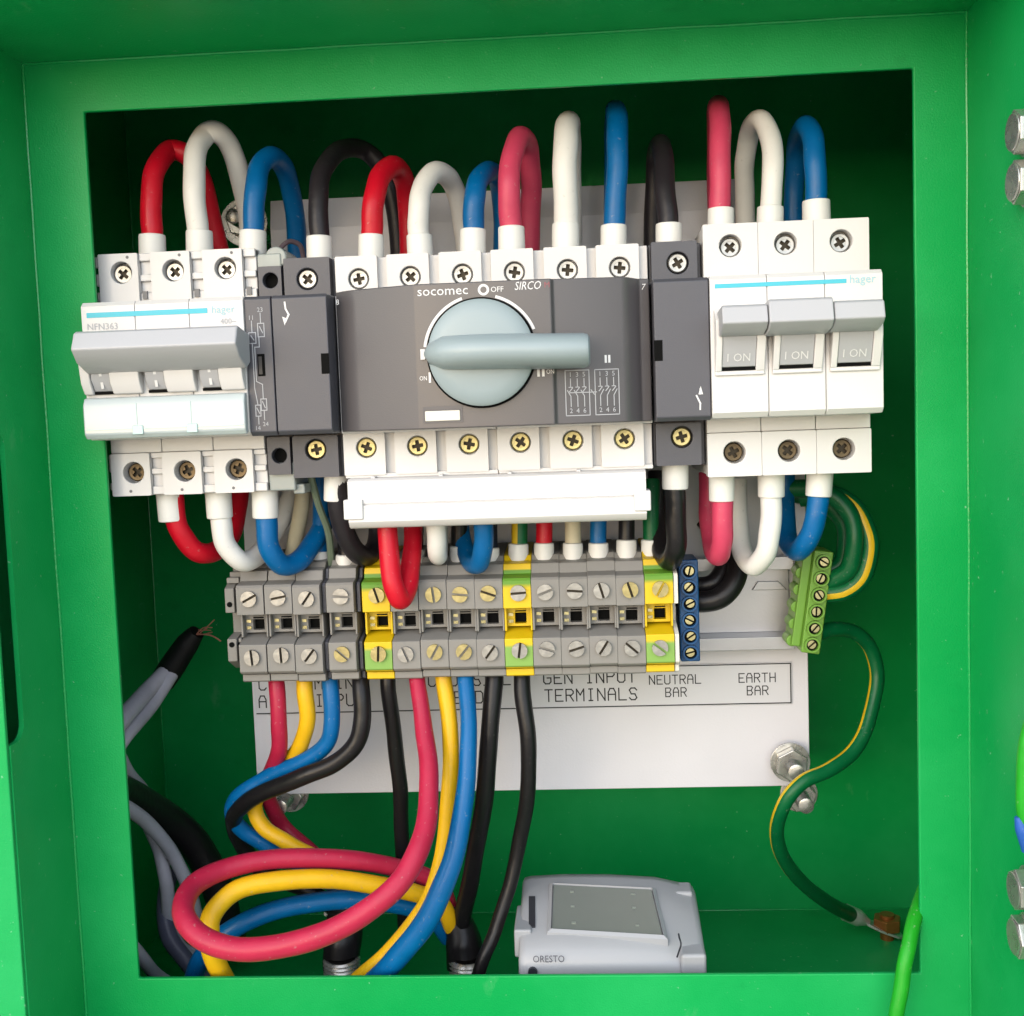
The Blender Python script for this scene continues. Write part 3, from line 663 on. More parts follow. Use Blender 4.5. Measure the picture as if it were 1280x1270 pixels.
# ================================================================== TERMINAL BLOCKS
TP = [(60, -5), (40, -6.2), (34.5, -7.0), (33.2, -8.6), (29, -9.2), (27.6, -12.6), (22.6, -13.4), (22, -14.2), (22, -23.8), (27.6, -24.3), (34, -25.0), (34, -31.6), (24.6, -33.6), (22, -34.4), (22, -44.0), (23, -44.9), (27, -45.2), (25.0, -45.6), (25, -47.9), (26, -48.4), (60, -53)]
def terminal_meshes(m_):
    b = MB().prism(TP, -4.86, 4.86, 'x')
    b.frame(-4.3, 4.3, -31.4, -24.7, -1.4, 2.6, -30.4, -26.6, 29.6, 34.05)            # socket with a square opening
    b.box(-4.86, -4.1, 26.0, 34, -32.4, -24.4); b.box(4.2, 4.86, 26.0, 34, -32.4, -24.4)
    b.box(-1.4, 2.6, 29.2, 29.9, -25.6, -25.1)
    return b.mesh('housing', m_)
TM = terminal_meshes(TGREY); TMY = terminal_meshes(YG)
hol = MB().box(-1.35, 2.55, 32.4, 33.9, -30.35, -26.65).mesh('clamp_socket', BLACK)
bar = MB().box(-3.6, -2.0, 29.0, 29.65, -27.6, -26.6).box(-3.6, -2.0, 29.0, 29.65, -30, -29).mesh('test_bar', BRASS)
slotm = MB().box(-1.2, 2.5, 29.3, 29.62, -26.2, -25.75).mesh('bridge_slot', BLACK)
tx = [-91.9, -81.8, -71.9, -60.0, -47.4, -37.5, -27.6, -17.8, -8.1, 1.7, 11.5, 21.2, 30.9, 40.6, 50.4]
tl = ['leftmost grey terminal block of the row, above a red wire', 'second grey terminal block from the left, above a yellow wire', 'third grey terminal block from the left, above a blue wire',
      'lone grey terminal block with gaps on both sides, above a black wire', 'leftmost yellow and green earth terminal block', 'grey terminal block partly covered by the hanging red loop',
      'grey terminal block second to the right of the leftmost yellow terminal', 'grey terminal block third to the right of the leftmost yellow terminal', 'grey terminal block just left of the middle yellow terminal',
      'middle yellow and green earth terminal block', 'grey terminal block just right of the middle yellow terminal', 'grey terminal block second to the right of the middle yellow terminal',
      'grey terminal block third to the right of the middle yellow terminal', 'grey terminal block just left of the rightmost yellow terminal', 'rightmost yellow and green earth terminal block beside the blue bar']
for i, x in enumerate(tx):
    yel = i in (4, 9, 14)
    t = thing('terminal_block', tl[i], 'terminal', (x, 60, -31), 'terminal blocks in a row on the lower rail')
    dz = random.uniform(-.25, .25)-(0.3 if i < 3 else 0)
    o = inst('housing', TMY if yel else TM, t, (x, random.uniform(-.2, .2), dz))
    bv = o.modifiers.new('bevel', 'BEVEL'); bv.width = 0.25*MM; bv.segments = 2; bv.limit_method = 'ANGLE'; bv.angle_limit = math.radians(45); bv.harden_normals = True
    for me in (hol, bar, slotm): inst(me.name.split('.')[0], me, t, (x, 0, dz))
    for z in (-18.2, -38.6):
        warm = (z > -30 and i in (4, 6, 7, 8, 13, 14)) or (z < -30 and i in (3, 4, 6, 7))
        inst('slotted_screw', SLTB if warm else SLT, t, (x+random.uniform(-.2, .5), 20.6, z+random.uniform(-.4, .3)), (0, random.choice([.2, .8, 1.3, 1.57, 2.2, 2.7, -.1])+random.uniform(-.15, .15), 0))
# end stops
es = thing('end_clamp', 'narrow grey end clamp with small screw holes at the left end of the terminal row', 'clamp', (-100, 60, -31))
b = MB(); b.prism([(60, -8), (40, -8), (34, -12), (26, -15), (26, -23.6), (34, -24.5), (34, -32.0), (26, -33.0), (26, -41), (34, -45), (60, -48)], -102.0, -98.6, 'x'); part('housing', b, TGREY, es, 0.3)
b = MB(); b.prism([(60, -8), (44, -8), (40, -12), (31, -14), (31, -23.6), (38, -24.5), (38, -32.0), (27, -33.0), (27, -41), (38, -45), (60, -48)], -98.2, -97.0, 'x'); part('side_plate', b, TGREY, es, 0.3)
for x, z, y in ((-100.3, -20.6, 25.7), (-100.3, -35.0, 25.7), (-97.6, -35.2, 26.8)): part('screw_hole', MB().lathe([(0.95, 0), (0.95, .4)], (x, y, z), n=16), BLACK, es)
for k in range(3): part('grip_rib', MB().box(-101.6, -97.2, 28-.0+4*k, 30+4*k, -13.4+1.5*k, -11.4+1.5*k), TGREY, es, .2)
ep = thing('end_plate', 'thin beige end plate closing the right end of the terminal row', 'end plate', (56, 60, -31))
part('plate', MB().prism([(y+.6, z) for y, z in TP], 55.4, 56.9, 'x'), CREAM, ep, 0.2)
sp = thing('end_plate', 'thin dark grey partition beside the lone grey terminal block', 'end plate', (-66, 60, -31))
part('plate', MB().prism([(y+3.0, z-.4) for y, z in TP], -66.8, -65.6, 'x'), GREY, sp, 0.2)
sp = thing('end_plate', 'thin dark grey partition left of the leftmost yellow terminal', 'end plate', (-53.6, 60, -31))
part('plate', MB().prism([(y+3.0, z-.4) for y, z in TP], -54.6, -53.4, 'x'), GREY, sp, 0.2)

# ================================================================== NEUTRAL AND EARTH BARS
def link_bar(name, label, cat, body_m, X, Y, Z0, Z1, ax_, wdt, tilt, n_s, rim_m, side):
    t = thing(name, label, cat, (X, Y+16, (Z0+Z1)/2)); zc = (Z0+Z1)/2
    b = MB(); b.box(X-wdt/2, X+wdt/2, Y+1.2, Y+18, Z0, Z1)
    if side:
        b.box(X-wdt/2-3.2, X-wdt/2+.1, Y+4, Y+18, Z0+1.5, Z1-.5)
        for k in range(n_s): b.lathe([(2.2, 0), (2.2, 9)], (X-wdt/2-2.6, Y+6, Z0+3+(Z1-Z0-6)*k/(n_s-1)), n=16)
    part('body', b, body_m, t, 0.5)
    for k in range(n_s):
        z = Z0+3.4+(Z1-Z0-7.2)*k/(n_s-1)
        so_ = part('screw_socket', MB().frame(0, 0, 0, 0, 0, 0, 0, 0, 0, 0) if False else ringtube((X, Y-.7, z), 2.75, 2.15, 2.2), rim_m, t)
        part('socket_floor', MB().lathe([(2.2, 0), (2.2, .3)], (X, Y+.95, z), n=20), BLACK, so_)
        s_ = inst('clamp_screw', BARS, t, (X+(.25 if k % 2 else -.15), Y+(-.1 if k not in (3, 4) else .4), z+.1), (0, random.uniform(0, 3), 0))
    t.rotation_euler = (0, tilt, 0); return t
def ringtube(c, ro, ri, h, n=24):
    b = MB(); vs = []; fs = []
    pf = [(ri, h), (ri, 0), (ro, 0), (ro, h)]
    for r, y in pf:
        for k in range(n): a = 2*math.pi*k/n; vs.append((c[0]+r*math.cos(a), c[1]+y, c[2]+r*math.sin(a)))
    for i in range(4):
        for k in range(n): fs.append((i*n+k, i*n+(k+1) % n, ((i+1) % 4)*n+(k+1) % n, ((i+1) % 4)*n+k))
    return b.add(vs, fs)
BARS = slot_screw(1.5, 'clamp_screw', BRASS, 0.3)
nb = link_bar('neutral_bar', 'blue neutral bar with six small screws at the right end of the terminals', 'terminal bar', BLUEB, 61.4, 30, -46, -10, 0, 6.8, math.radians(0), 6, BLUEB, False)
eb = link_bar('earth_bar', 'light green earth bar with six screws at the right edge of the plate', 'terminal bar', GREENB, 108.6, 45, -47.5, -10, 0, 6.8, math.radians(8.5), 6, GREENB, True)

# ================================================================== WIRES
def single(name, label, cat, mb, mats, group=None, origin=(0, 0, 0)):
    me = mb.mesh(name, mats, origin); o = bpy.data.objects.new(name, me); COL.objects.link(o); o.location = Vector(origin)*MM
    o['label'] = label; o['category'] = cat; ORG[o] = Vector(origin)
    if group: o['group'] = group
    return o
def wire(label, m_, pts, r, sleeves=(), stripes=None, rads=None, name='power_wire', per=8, n=16, group=None, twist=(0, 0)):
    if stripes: n = max(n, 32)
    P = [at(*p) for p in pts]; C = crom(P, per)
    # slight hand-bent irregularity
    ph = random.uniform(0, 6); C = [p+Vector((math.sin(i*.55+ph), 0, math.cos(i*.43+ph)))*0.11 for i, p in enumerate(C)]
    R_ = interp(rads, len(C)) if rads else [r]*len(C)
    p2_ = random.uniform(0, 6); R_ = [q*(1+.012*math.sin(i*.31+p2_)+.008*math.sin(i*.83)) for i, q in enumerate(R_)]
    b = MB().tube(C, R_, n, stripes, twist=twist)
    mats = [m_, W_STRIPE] if stripes else m_
    org = tuple(P[0])
    if not sleeves: return single(name, label, 'wire', b, mats, group, org)
    t = thing(name, label, 'wire', org, group); part('insulation', b, mats, t)
    for s in sleeves:
        a, c, rs = at(*s[0]), at(*s[1]), s[2]
        d = (c-a); L = d.length
        part('ferrule_sleeve', MB().lathe([(rs*.8, 0), (rs*.97, .25), (rs, .8), (rs*1.02, L)], a, d=d, n=24), SLEEVE, t)
    return t
def slv(px, y0, y1, Y, r=4.45, dx=0): return ((px, y0, Y), (px+dx, y1, Y), r)
R1 = 3.55; Y0 = 17
# --- arches above the devices (front leg first, then back down behind the devices)
wire('red wire arching over the leftmost pole of the left breaker', W_RED, [(190, 305, Y0), (190, 285, Y0), (189, 250, Y0+1), (194, 212, Y0+4), (212, 189, Y0+14), (234, 194, 32), (250, 220, 40), (262, 262, 46), (275, 320, 50)], R1, [slv(190, 293, 330, Y0, dx=1)])
wire('tall white wire arching over the middle pole of the left breaker', W_WHITE, [(249, 300, Y0), (247, 285, Y0), (243, 240, Y0), (244, 195, Y0+3), (254, 171, Y0+9), (270, 165, 28), (287, 182, 34), (299, 218, 40), (309, 262, 46), (314, 330, 50)], R1+.1, [slv(249, 288, 325, Y0, dx=1)])
wire('blue wire arching over the right pole of the left breaker', W_BLUE, [(316, 300, Y0), (317, 280, Y0), (319, 240, Y0+1), (325, 208, Y0+6), (339, 196, 30), (355, 210, 42), (366, 250, 52), (371, 300, 58), (373, 350, 60)], R1, [slv(316, 288, 325, Y0, 4.5, dx=0)])
wire('charcoal wire arching behind from the left grey module', W_DGREY, [(400, 305, Y0), (399, 285, Y0), (398, 245, Y0+2), (404, 212, Y0+8), (424, 189, 40), (450, 186, 54), (474, 206, 58), (492, 252, 60), (500, 330, 62)], R1-.2, [slv(399, 295, 335, Y0, 4.3, dx=1)])
wire('bright red wire arching over the first switch terminal', W_RED, [(465, 303, Y0), (465, 285, Y0), (467, 252, Y0), (475, 222, Y0+5), (490, 208, 30), (503, 220, 40), (510, 258, 47), (512, 330, 50)], R1+.1, [slv(464, 293, 330, Y0, 4.3)])
wire('white wire arching over the second switch terminal', W_WHITE, [(524, 303, Y0), (523, 285, Y0), (524, 255, Y0), (531, 228, Y0+4), (546, 215, 27), (562, 224, 36), (573, 250, 43), (580, 290, 48), (583, 340, 50)], R1, [slv(524, 293, 330, Y0, 4.3, dx=2)])
wire('short blue wire arching over the third switch terminal', W_BLUE, [(591, 298, Y0), (592, 280, Y0), (593, 248, Y0), (599, 224, Y0+5), (611, 215, 32), (622, 224, 46), (628, 258, 54), (629, 330, 56)], R1, [slv(591, 286, 325, Y0, 4.3)])
wire('pale crimson wire arching over the fourth switch terminal', W_ROSE, [(639, 295, Y0), (638, 275, Y0), (636, 232, Y0-1), (640, 195, Y0+2), (650, 172, Y0+9), (660, 184, 36), (664, 225, 42), (663, 270, 46), (661, 340, 48)], R1+.1, [slv(639, 283, 322, Y0, 4.4, dx=1)])
wire('tall white wire rising straight above the fifth switch terminal', W_WHITE, [(707, 295, Y0), (708, 275, Y0), (706, 225, Y0-2), (707, 180, Y0), (709, 157, 24), (711, 156, 36), (712, 185, 46), (713, 240, 52), (713, 330, 54)], R1+.5, [slv(707, 279, 320, Y0, 4.5)])
wire('tall blue wire rising straight above the sixth switch terminal', W_BLUE, [(767, 295, Y0), (768, 275, Y0), (771, 225, Y0), (772, 175, Y0+2), (771, 145, 26), (769, 140, 40), (768, 170, 52), (767, 240, 57), (767, 330, 58)], R1, [slv(767, 281, 320, Y0, 4.3)])
wire('dark charcoal wire rising behind the right grey module', W_DGREY, [(836, 295, Y0), (835, 275, Y0), (831, 235, Y0+3), (829, 195, Y0+12), (825, 180, 42), (820, 200, 56), (817, 260, 60), (816, 330, 61)], R1-.1, [slv(836, 279, 318, Y0, 4.3)])
wire('tall red wire rising straight above the left pole of the right breaker', W_ROSE, [(900, 280, Y0), (900, 260, Y0), (900, 215, Y0), (900, 165, Y0+3), (899, 138, 28), (897, 134, 42), (896, 170, 54), (896, 240, 60), (896, 320, 61)], R1, [slv(901, 260, 295, Y0, 4.3)])
wire('off white wire arching over the middle pole of the right breaker', W_WHITE, [(962, 280, Y0), (963, 258, Y0), (966, 215, Y0), (963, 172, Y0+5), (950, 150, 28), (937, 166, 40), (931, 205, 47), (931, 250, 52), (935, 320, 54)], R1-.1, [slv(963, 258, 295, Y0, 4.3, dx=-1)])
wire('blue wire arching over the right pole of the right breaker', W_BLUE, [(1021, 270, Y0), (1020, 250, Y0), (1019, 205, Y0), (1015, 170, Y0+4), (1006, 158, 30), (997, 180, 48), (993, 225, 56), (992, 300, 58)], R1, [slv(1020, 250, 290, Y0, 4.5, dx=1)])
# thin grey lead looping behind the left grey module
wire('thin mauve lead looping behind the left grey module', wm('mauve lead pvc', (120, 104, 112)), [(344, 335, 40), (350, 312, 42), (362, 302, 44), (374, 306, 46), (380, 325, 48), (381, 350, 50)], .9, name='thin_lead', n=8)
# --- drops under the devices
Yb = 17
wire('red wire curving under the left pole of the left breaker', W_RED, [(216, 615, Yb), (219, 645, Yb), (228, 670, Yb+1), (248, 690, Yb+5), (272, 688, 30), (290, 664, 38), (298, 625, 44), (300, 580, 46)], R1, [slv(215, 652, 605, Yb, 4.5, dx=-4)])
wire('white wire curving under the middle pole of the left breaker', W_WHITE, [(273, 615, Yb), (276, 650, Yb), (283, 682, Yb+1), (303, 702, Yb+5), (326, 690, 32), (345, 660, 44), (364, 620, 52), (368, 580, 54)], R1, [slv(275, 648, 605, Yb, 4.4, dx=-3)])
wire('bright blue wire looping under the right pole of the left breaker', W_BLUE, [(331, 610, Yb), (333, 650, Yb), (337, 685, Yb), (352, 706, Yb+4), (374, 700, 28), (393, 676, 37), (408, 640, 44), (414, 590, 46)], R1+.1, [slv(332, 648, 605, Yb, 4.4, dx=-1)])
wire('cream wire hanging behind the blue loop at left', wm('cream wire pvc', (206, 196, 166)), [(380, 585, 40), (376, 640, 43), (366, 690, 46), (362, 715, 46)], 2.9)
wire('teal blue wire dropping into the third terminal block', W_BLUE, [(401, 580, 38), (401, 640, 40), (401, 700, 41)], 3.0, [((400, 688, 41), (400, 715, 41), 3.6)])
wire('thin green grey lead beside the left black wire', wm('green grey lead pvc', (110, 124, 104)), [(388, 590, 20), (396, 625, 24), (409, 660, 30), (414, 700, 36), (414, 720, 38)], 1.3, name='thin_lead', n=8)
wire('charcoal wire looping under the left grey module', W_DGREY, [(420, 590, Yb), (422, 625, Yb), (430, 664, Yb+3), (446, 690, Yb+9), (462, 694, 34), (472, 672, 42), (474, 620, 46), (474, 580, 46)], R1, [slv(419, 627, 580, Yb, 3.9, dx=1)])
wire('red loop hanging in front of the terminal blocks', W_RED, [(484, 595, 14), (484, 640, 13), (486, 690, 11), (492, 732, 9), (501, 749, 11), (510, 728, 17), (515, 690, 23), (517, 640, 28), (517, 590, 30)], R1, rads=[3.4, 3.4, 3.4, 3.5, 3.7, 3.5, 3.3, 3.3, 3.3])
wire('white wire end hanging below the white cover strip', W_WHITE, [(545, 600, 15), (545, 650, 15), (546, 680, 17), (547, 694, 22), (548, 688, 32), (548, 640, 38), (548, 600, 40)], 3.3)
wire('blue loop hanging below the white cover strip', W_BLUE, [(604, 600, 15), (604, 650, 14), (604, 685, 16), (598, 705, 21), (588, 702, 30), (579, 680, 36), (573, 640, 40), (571, 600, 42)], 3.3)
wire('black wire curving under the right grey module', W_BLACK, [(843, 575, Yb), (843, 612, Yb), (845, 650, Yb), (845, 684, Yb+1), (838, 700, Yb+8), (828, 690, 32), (822, 650, 40), (822, 590, 44)], R1, [slv(844, 612, 565, Yb, 4.4, dx=0)])
wire('crimson wire curving under the left pole of the right breaker', W_ROSE, [(903, 590, Yb), (903, 625, Yb), (903, 665, Yb), (901, 688, Yb+3), (896, 694, 26), (890, 678, 36), (886, 640, 42), (886, 590, 44)], R1, [slv(902, 627, 580, Yb, 4.2, dx=0)])
wire('white wire curving under the middle pole of the right breaker', W_WHITE, [(964, 585, Yb), (964, 620, Yb), (963, 658, Yb), (957, 690, Yb+2), (943, 707, Yb+8), (929, 692, 34), (923, 655, 41), (921, 600, 44)], R1, [slv(964, 622, 575, Yb, 4.4, dx=0)])
wire('blue wire curving under the right pole of the right breaker', W_BLUE, [(1025, 580, Yb), (1023, 618, Yb), (1019, 650, Yb), (1008, 678, Yb+3), (995, 688, 28), (984, 672, 40), (981, 630, 48), (981, 590, 50)], R1, [slv(1023, 621, 575, Yb, 4.3, dx=3)])
# --- short wires dropping into the top of the terminals
def drop(label, m_, px, r=2.9, top=600, stripes=None, ys=683, Yd=36, lean=0):
    wire(label, m_, [(px+lean, top, Yd+4), (px+lean*.5, 650, Yd+1), (px, 705, Yd)], r, [((px, ys-4, Yd), (px, ys+30, Yd), 3.55)], stripes)
drop('green and yellow wire dropping into the middle yellow terminal', W_GREEN, 648, stripes=[(100, 175, 1)], ys=683, lean=4)
drop('red wire dropping into the grey terminal right of the middle yellow one', W_RED, 680, ys=682)
drop('cream wire dropping into the terminal row right of the red wire', wm('cream wire pvc', (206, 196, 166)), 716, ys=682)
drop('blue wire dropping into the terminal row between cream and black wires', W_BLUE, 748, ys=682)
drop('black wire dropping into the terminal left of the rightmost yellow one', W_BLACK, 783, ys=678)
drop('green wire dropping into the rightmost yellow terminal', W_GREEN, 814, ys=678)
drop('dark wire dropping into the terminal row behind the hanging red loop', W_BLACK, 519, 2.9, ys=690)
drop('black wire dropping into the terminal left of the blue loop', W_BLACK, 574, 2.9, ys=686)
drop('dark blue wire dropping into the terminal right of the blue loop', wm('dark wire pvc', (24, 34, 52)), 612, 2.9, ys=688)
drop('black wire dropping into the lone grey terminal block', W_BLACK, 432, 2.9, ys=697)
# --- earth wires at the right, black loop behind the neutral bar
st = [(60, 110, 1)]
wire('outer green and yellow earth wire looping into the green earth bar', W_GREEN, [(1000, 622, 56), (1040, 618, 52), (1072, 640, 48), (1086, 676, 46), (1080, 716, 46), (1056, 738, 48), (1030, 742, 50)], 3.5, stripes=[(40, 72, 1)])
wire('inner green and yellow earth wire looping into the green earth bar', W_GREEN, [(985, 616, 62), (1030, 628, 60), (1054, 654, 56), (1057, 686, 54), (1048, 708, 54), (1032, 715, 54)], 3.1, stripes=[(0, 40, 1)])
wire('middle plain green earth wire looping into the green earth bar', W_GREEN, [(960, 612, 50), (1020, 612, 48), (1058, 636, 46), (1068, 672, 44), (1062, 708, 45), (1044, 724, 48), (1028, 727, 50)], 3.3)
wire('glossy black loop on the plate right of the blue bar', W_BLACK, [(842, 742, 46), (868, 752, 44), (900, 747, 43), (920, 722, 45), (918, 690, 50), (900, 672, 56), (886, 640, 60)], 3.9)
wire('second black wire inside the black loop right of the blue bar', W_BLACK, [(842, 716, 52), (866, 731, 50), (892, 728, 49), (906, 704, 52), (900, 676, 58), (880, 650, 62)], 3.3)
LY = 120.0
lugw = wire('long green and yellow earth wire hanging from the green earth bar to a lug', W_GREEN, [(1022, 792, 56), (1042, 787, 60), (1068, 790, 66), (1090, 814, 70), (1096, 850, 70), (1086, 900, 66), (1066, 940, 60), (1036, 962, 54), (1004, 977, 50), (982, 1002, 50), (971, 1036, 56), (980, 1074, 68), (1008, 1108, 86), (1040, 1131, 102), (1064, 1144, LY-2)], 2.75, rads=[2.75]*12+[2.85, 3.0, 3.1], stripes=[(150, 186, 1)], n=32, twist=(-50, 30))
# crimped lug under a brown nut on the cabinet floor
p0, p1, p2 = at(1056, 1140, LY-2), at(1086, 1153, LY-1), at(1112, 1162, LY)
TIN = mat('tinned lug metal', (206, 204, 200), 0.3, 0.55, var=0.15, vscale=300)
lug = thing('cable_lug', 'silver crimped cable lug under a brown nut at the lower right', 'cable lug', tuple(p1))
part('crimp_barrel', MB().tube(crom([p0, p0.lerp(p1, .5), p1], 6), [3.7]*7+[3.6, 3.2, 2.8, 2.3, 1.9, 1.5], 16), TIN, lug)
d = (p2-p1).normalized(); sd_ = Vector((d.y, -d.x, 0)).normalized()
b = MB()
tg = [p1-d*1.5+sd_*2.4, p1+d*4+sd_*5.4, p2+d*2+sd_*5.6, p2+d*6+sd_*3, p2+d*6-sd_*3, p2+d*2-sd_*5.6, p1+d*4-sd_*5.4, p1-d*1.5-sd_*2.4]
vs = [v for v in tg]+[v-Vector((0, 0, 1.1)) for v in tg]; b.add(vs, [tuple(range(8)), tuple(range(15, 7, -1))]+[(i, (i+1) % 8, 8+(i+1) % 8, 8+i) for i in range(8)])
part('tongue', b, TIN, lug, 0.2)
q = p2+Vector((-1, 0, 0)); nb_ = MB().prism([(q.x+u, q.y+v) for u, v in hexprof(6.2, 12)], q.z+.3, q.z+5.6, 'z'); 
nt_ = thing('lug_bolt', 'brown passivated bolt clamping the silver lug to the cabinet floor', 'bolt', (q.x, q.y, IFL))
part('nut', nb_, COPPER, nt_, 0.5); part('shank', MB().lathe([(3, IFL), (3, q.z+7)], (q.x, q.y, 0), 'z', 18), COPPER, nt_)
# --- wires leaving the terminals at the bottom
Yt = 33
wire('short red wire leaving the leftmost terminal downwards', W_PINK, [(345, 825, Yt+4), (346, 860, Yt), (349, 905, Yt-1), (348, 942, Yt+3), (338, 966, Yt+12), (333, 990, 52), (352, 1030, 62), (390, 1066, 60), (424, 1100, 57), (434, 1140, 54)], 2.95)
wire('yellow wire leaving the second terminal and passing behind the black bend', W_YEL, [(379, 825, Yt+4), (381, 860, Yt), (384, 900, Yt), (376, 930, Yt+3), (358, 955, Yt+9), (330, 985, 46), (318, 1010, 47), (332, 1036, 46), (362, 1055, 44), (400, 1076, 46), (430, 1105, 54), (437, 1145, 56)], 2.95)
wire('blue wire leaving the third terminal and bending left', W_BLUE, [(411, 820, Yt+4), (413, 860, Yt), (415, 905, Yt-1), (405, 934, Yt), (376, 953, Yt+2), (338, 970, 38), (302, 992, 40), (290, 1016, 44), (306, 1040, 48), (340, 1060, 50), (380, 1084, 53), (420, 1110, 56), (436, 1145, 56)], 3.0)
wire('black wire leaving the lone grey terminal and bending left', W_BLACK, [(451, 820, Yt+4), (451, 860, Yt-2), (453, 900, Yt-4), (442, 934, Yt-5), (414, 956, Yt-5), (376, 972, Yt-4), (335, 988, Yt), (304, 1006, 38), (292, 1024, 45), (300, 1050, 54), (330, 1090, 60), (390, 1115, 60), (434, 1150, 56)], 3.2)
wire('thin black wire hanging below the leftmost yellow terminal', W_BLACK, [(484, 825, Yt+6), (486, 865, Yt+4), (494, 930, Yt+8), (500, 985, 46), (502, 1040, 52), (504, 1100, 58), (506, 1170, 66)], 2.9)
wire('crimson wire falling from the terminals and sweeping round in a big loop', W_PINK, [(520, 820, Yt), (523, 862, Yt-6), (530, 910, 20), (536, 965, 10), (534, 1020, 0), (520, 1070, -10), (488, 1115, -17), (436, 1153, -20), (372, 1178, -21), (306, 1187, -20), (252, 1172, -16), (229, 1140, -8), (240, 1110, 4), (276, 1088, 14), (336, 1075, 22), (410, 1073, 29), (472, 1080, 36), (522, 1092, 44), (552, 1112, 50), (566, 1150, 54)], 3.4, rads=[2.9, 2.9, 3.1, 3.3, 3.5, 3.6, 3.7, 3.75, 3.8, 3.8, 3.75, 3.75, 3.7, 3.6, 3.5, 3.5, 3.4, 3.4, 3.3, 3.3], n=20)
wire('yellow wire hanging straight down beside the blue wire', W_YEL, [(552, 820, Yt), (556, 862, Yt-2), (563, 915, 26), (562, 985, 22), (556, 1050, 20), (544, 1105, 18), (520, 1150, 16), (486, 1190, 16), (448, 1224, 18), (420, 1250, 22)], 2.95)
wire('bright blue wire falling from the terminals to the floor lip', W_BLUE, [(581, 820, Yt), (583, 862, Yt-6), (586, 920, 20), (582, 985, 14), (572, 1050, 8), (554, 1108, 5), (528, 1158, 5), (494, 1200, 8), (462, 1232, 14)], 3.1, rads=[2.9, 2.9, 3.0, 3.2, 3.5, 3.8, 3.9, 3.9, 3.7])
wire('yellow wire coiled inside the crimson loop', W_YEL, [(292, 1245, 14), (274, 1212, 8), (262, 1176, 5), (266, 1142, 8), (294, 1114, 13), (346, 1101, 18), (410, 1099, 24), (470, 1106, 30), (520, 1117, 38), (550, 1128, 45), (566, 1160, 50)], 3.5, rads=[3.5, 3.5, 3.5, 3.5, 3.5, 3.4, 3.4, 3.3, 3.2, 3.2, 3.2])
wire('blue wire coiled inside the yellow coil', W_BLUE, [(236, 1250, 34), (248, 1205, 28), (276, 1172, 26), (320, 1146, 28), (380, 1130, 33), (440, 1124, 38), (496, 1130, 44), (536, 1142, 50), (562, 1172, 54)], 3.5)
wire('thick black wire falling right of the bright blue wire', W_BLACK, [(618, 820, Yt+4), (617, 862, Yt), (611, 925, 30), (607, 985, 32), (597, 1050, 38), (586, 1110, 44), (578, 1150, 49), (574, 1190, 50)], 3.3)
wire('slim black wire falling furthest right beside the grey meter', W_BLACK, [(652, 820, Yt+4), (653, 862, Yt), (660, 925, 30), (660, 985, 32), (650, 1050, 36), (636, 1110, 34), (620, 1160, 30), (604, 1200, 26), (588, 1250, 24)], 2.8, rads=[3.0, 3.0, 2.9, 2.8, 2.6, 2.5, 2.4, 2.4])
# --- cables at the far left
hs = thing('heat_shrink_tail', 'black sleeved cable end with bare strands and two pale grey cores at left', 'cable', tuple(at(205, 845, 70)))
C = crom([at(203, 852, 71), at(216, 832, 70), at(234, 805, 69), at(246, 790, 68)], 8); part('heat_shrink', MB().tube(C, interp([5.0, 5.2, 4.6, 3.2], len(C)), 18), SHRINK, hs)
part('grey_core', MB().tube(crom([at(128, 930, 8), at(150, 902, 24), at(182, 866, 54), at(212, 836, 70)], 8), 3.3, 14), W_GREY, hs)
part('grey_core', MB().tube(crom([at(130, 960, 8), at(154, 922, 24), at(188, 882, 54), at(214, 842, 68)], 8), 3.0, 14), W_GREY, hs)
for k in range(5):
    a = at(246+random.uniform(-3, 3), 790+random.uniform(-6, 6), 67); c = at(262+random.uniform(-4, 14), 775+random.uniform(-4, 18), 64+random.uniform(-3, 3)); mid = a.lerp(c, .5)+Vector((0, 0, random.uniform(-1, 2)))
    part('bare_strand', MB().tube(crom([a, mid, c], 5), .2, 6), STRAND, hs)
wire('long bare strand reaching towards the end clamp', STRAND, [(248, 792, 66), (262, 794, 60), (276, 801, 54)], .3, name='bare_strand', n=6)
wire('upper grey cable bending behind the left frame edge', W_GREY, [(130, 915, 10), (148, 945, 26), (164, 972, 48), (180, 990, 66), (192, 1010, 80)], 2.6, name='grey_cable')
wire('grey cable sweeping down at lower left', W_GREY, [(128, 990, 10), (152, 1006, 28), (186, 1030, 48), (212, 1062, 60), (232, 1100, 64), (246, 1150, 70), (250, 1210, 78)], 2.7, name='grey_cable')
wire('second grey cable below the sweeping one at lower left', W_GREY, [(186, 1030, 64), (200, 1066, 63), (208, 1105, 62), (212, 1150, 64), (226, 1185, 68), (262, 1200, 74)], 2.7, name='grey_cable')
wire('grey cable lying on the floor in the left corner', W_GREY, [(150, 1165, 12), (176, 1196, 24), (200, 1222, 36), (236, 1245, 46)], 2.4, name='grey_cable')
wire('thick black cable crossing the lower left corner', W_BLACK, [(124, 975, 14), (158, 994, 44), (204, 1020, 70), (244, 1056, 80), (272, 1110, 82), (290, 1180, 86)], 6.4, name='black_cable')
wire('dark grey cable stub under the crimson loop at lower left', wm('slate cable pvc', (84, 86, 104)), [(214, 1085, 70), (206, 1130, 66), (212, 1172, 60), (236, 1205, 56), (268, 1240, 54)], 3.3, name='grey_cable')
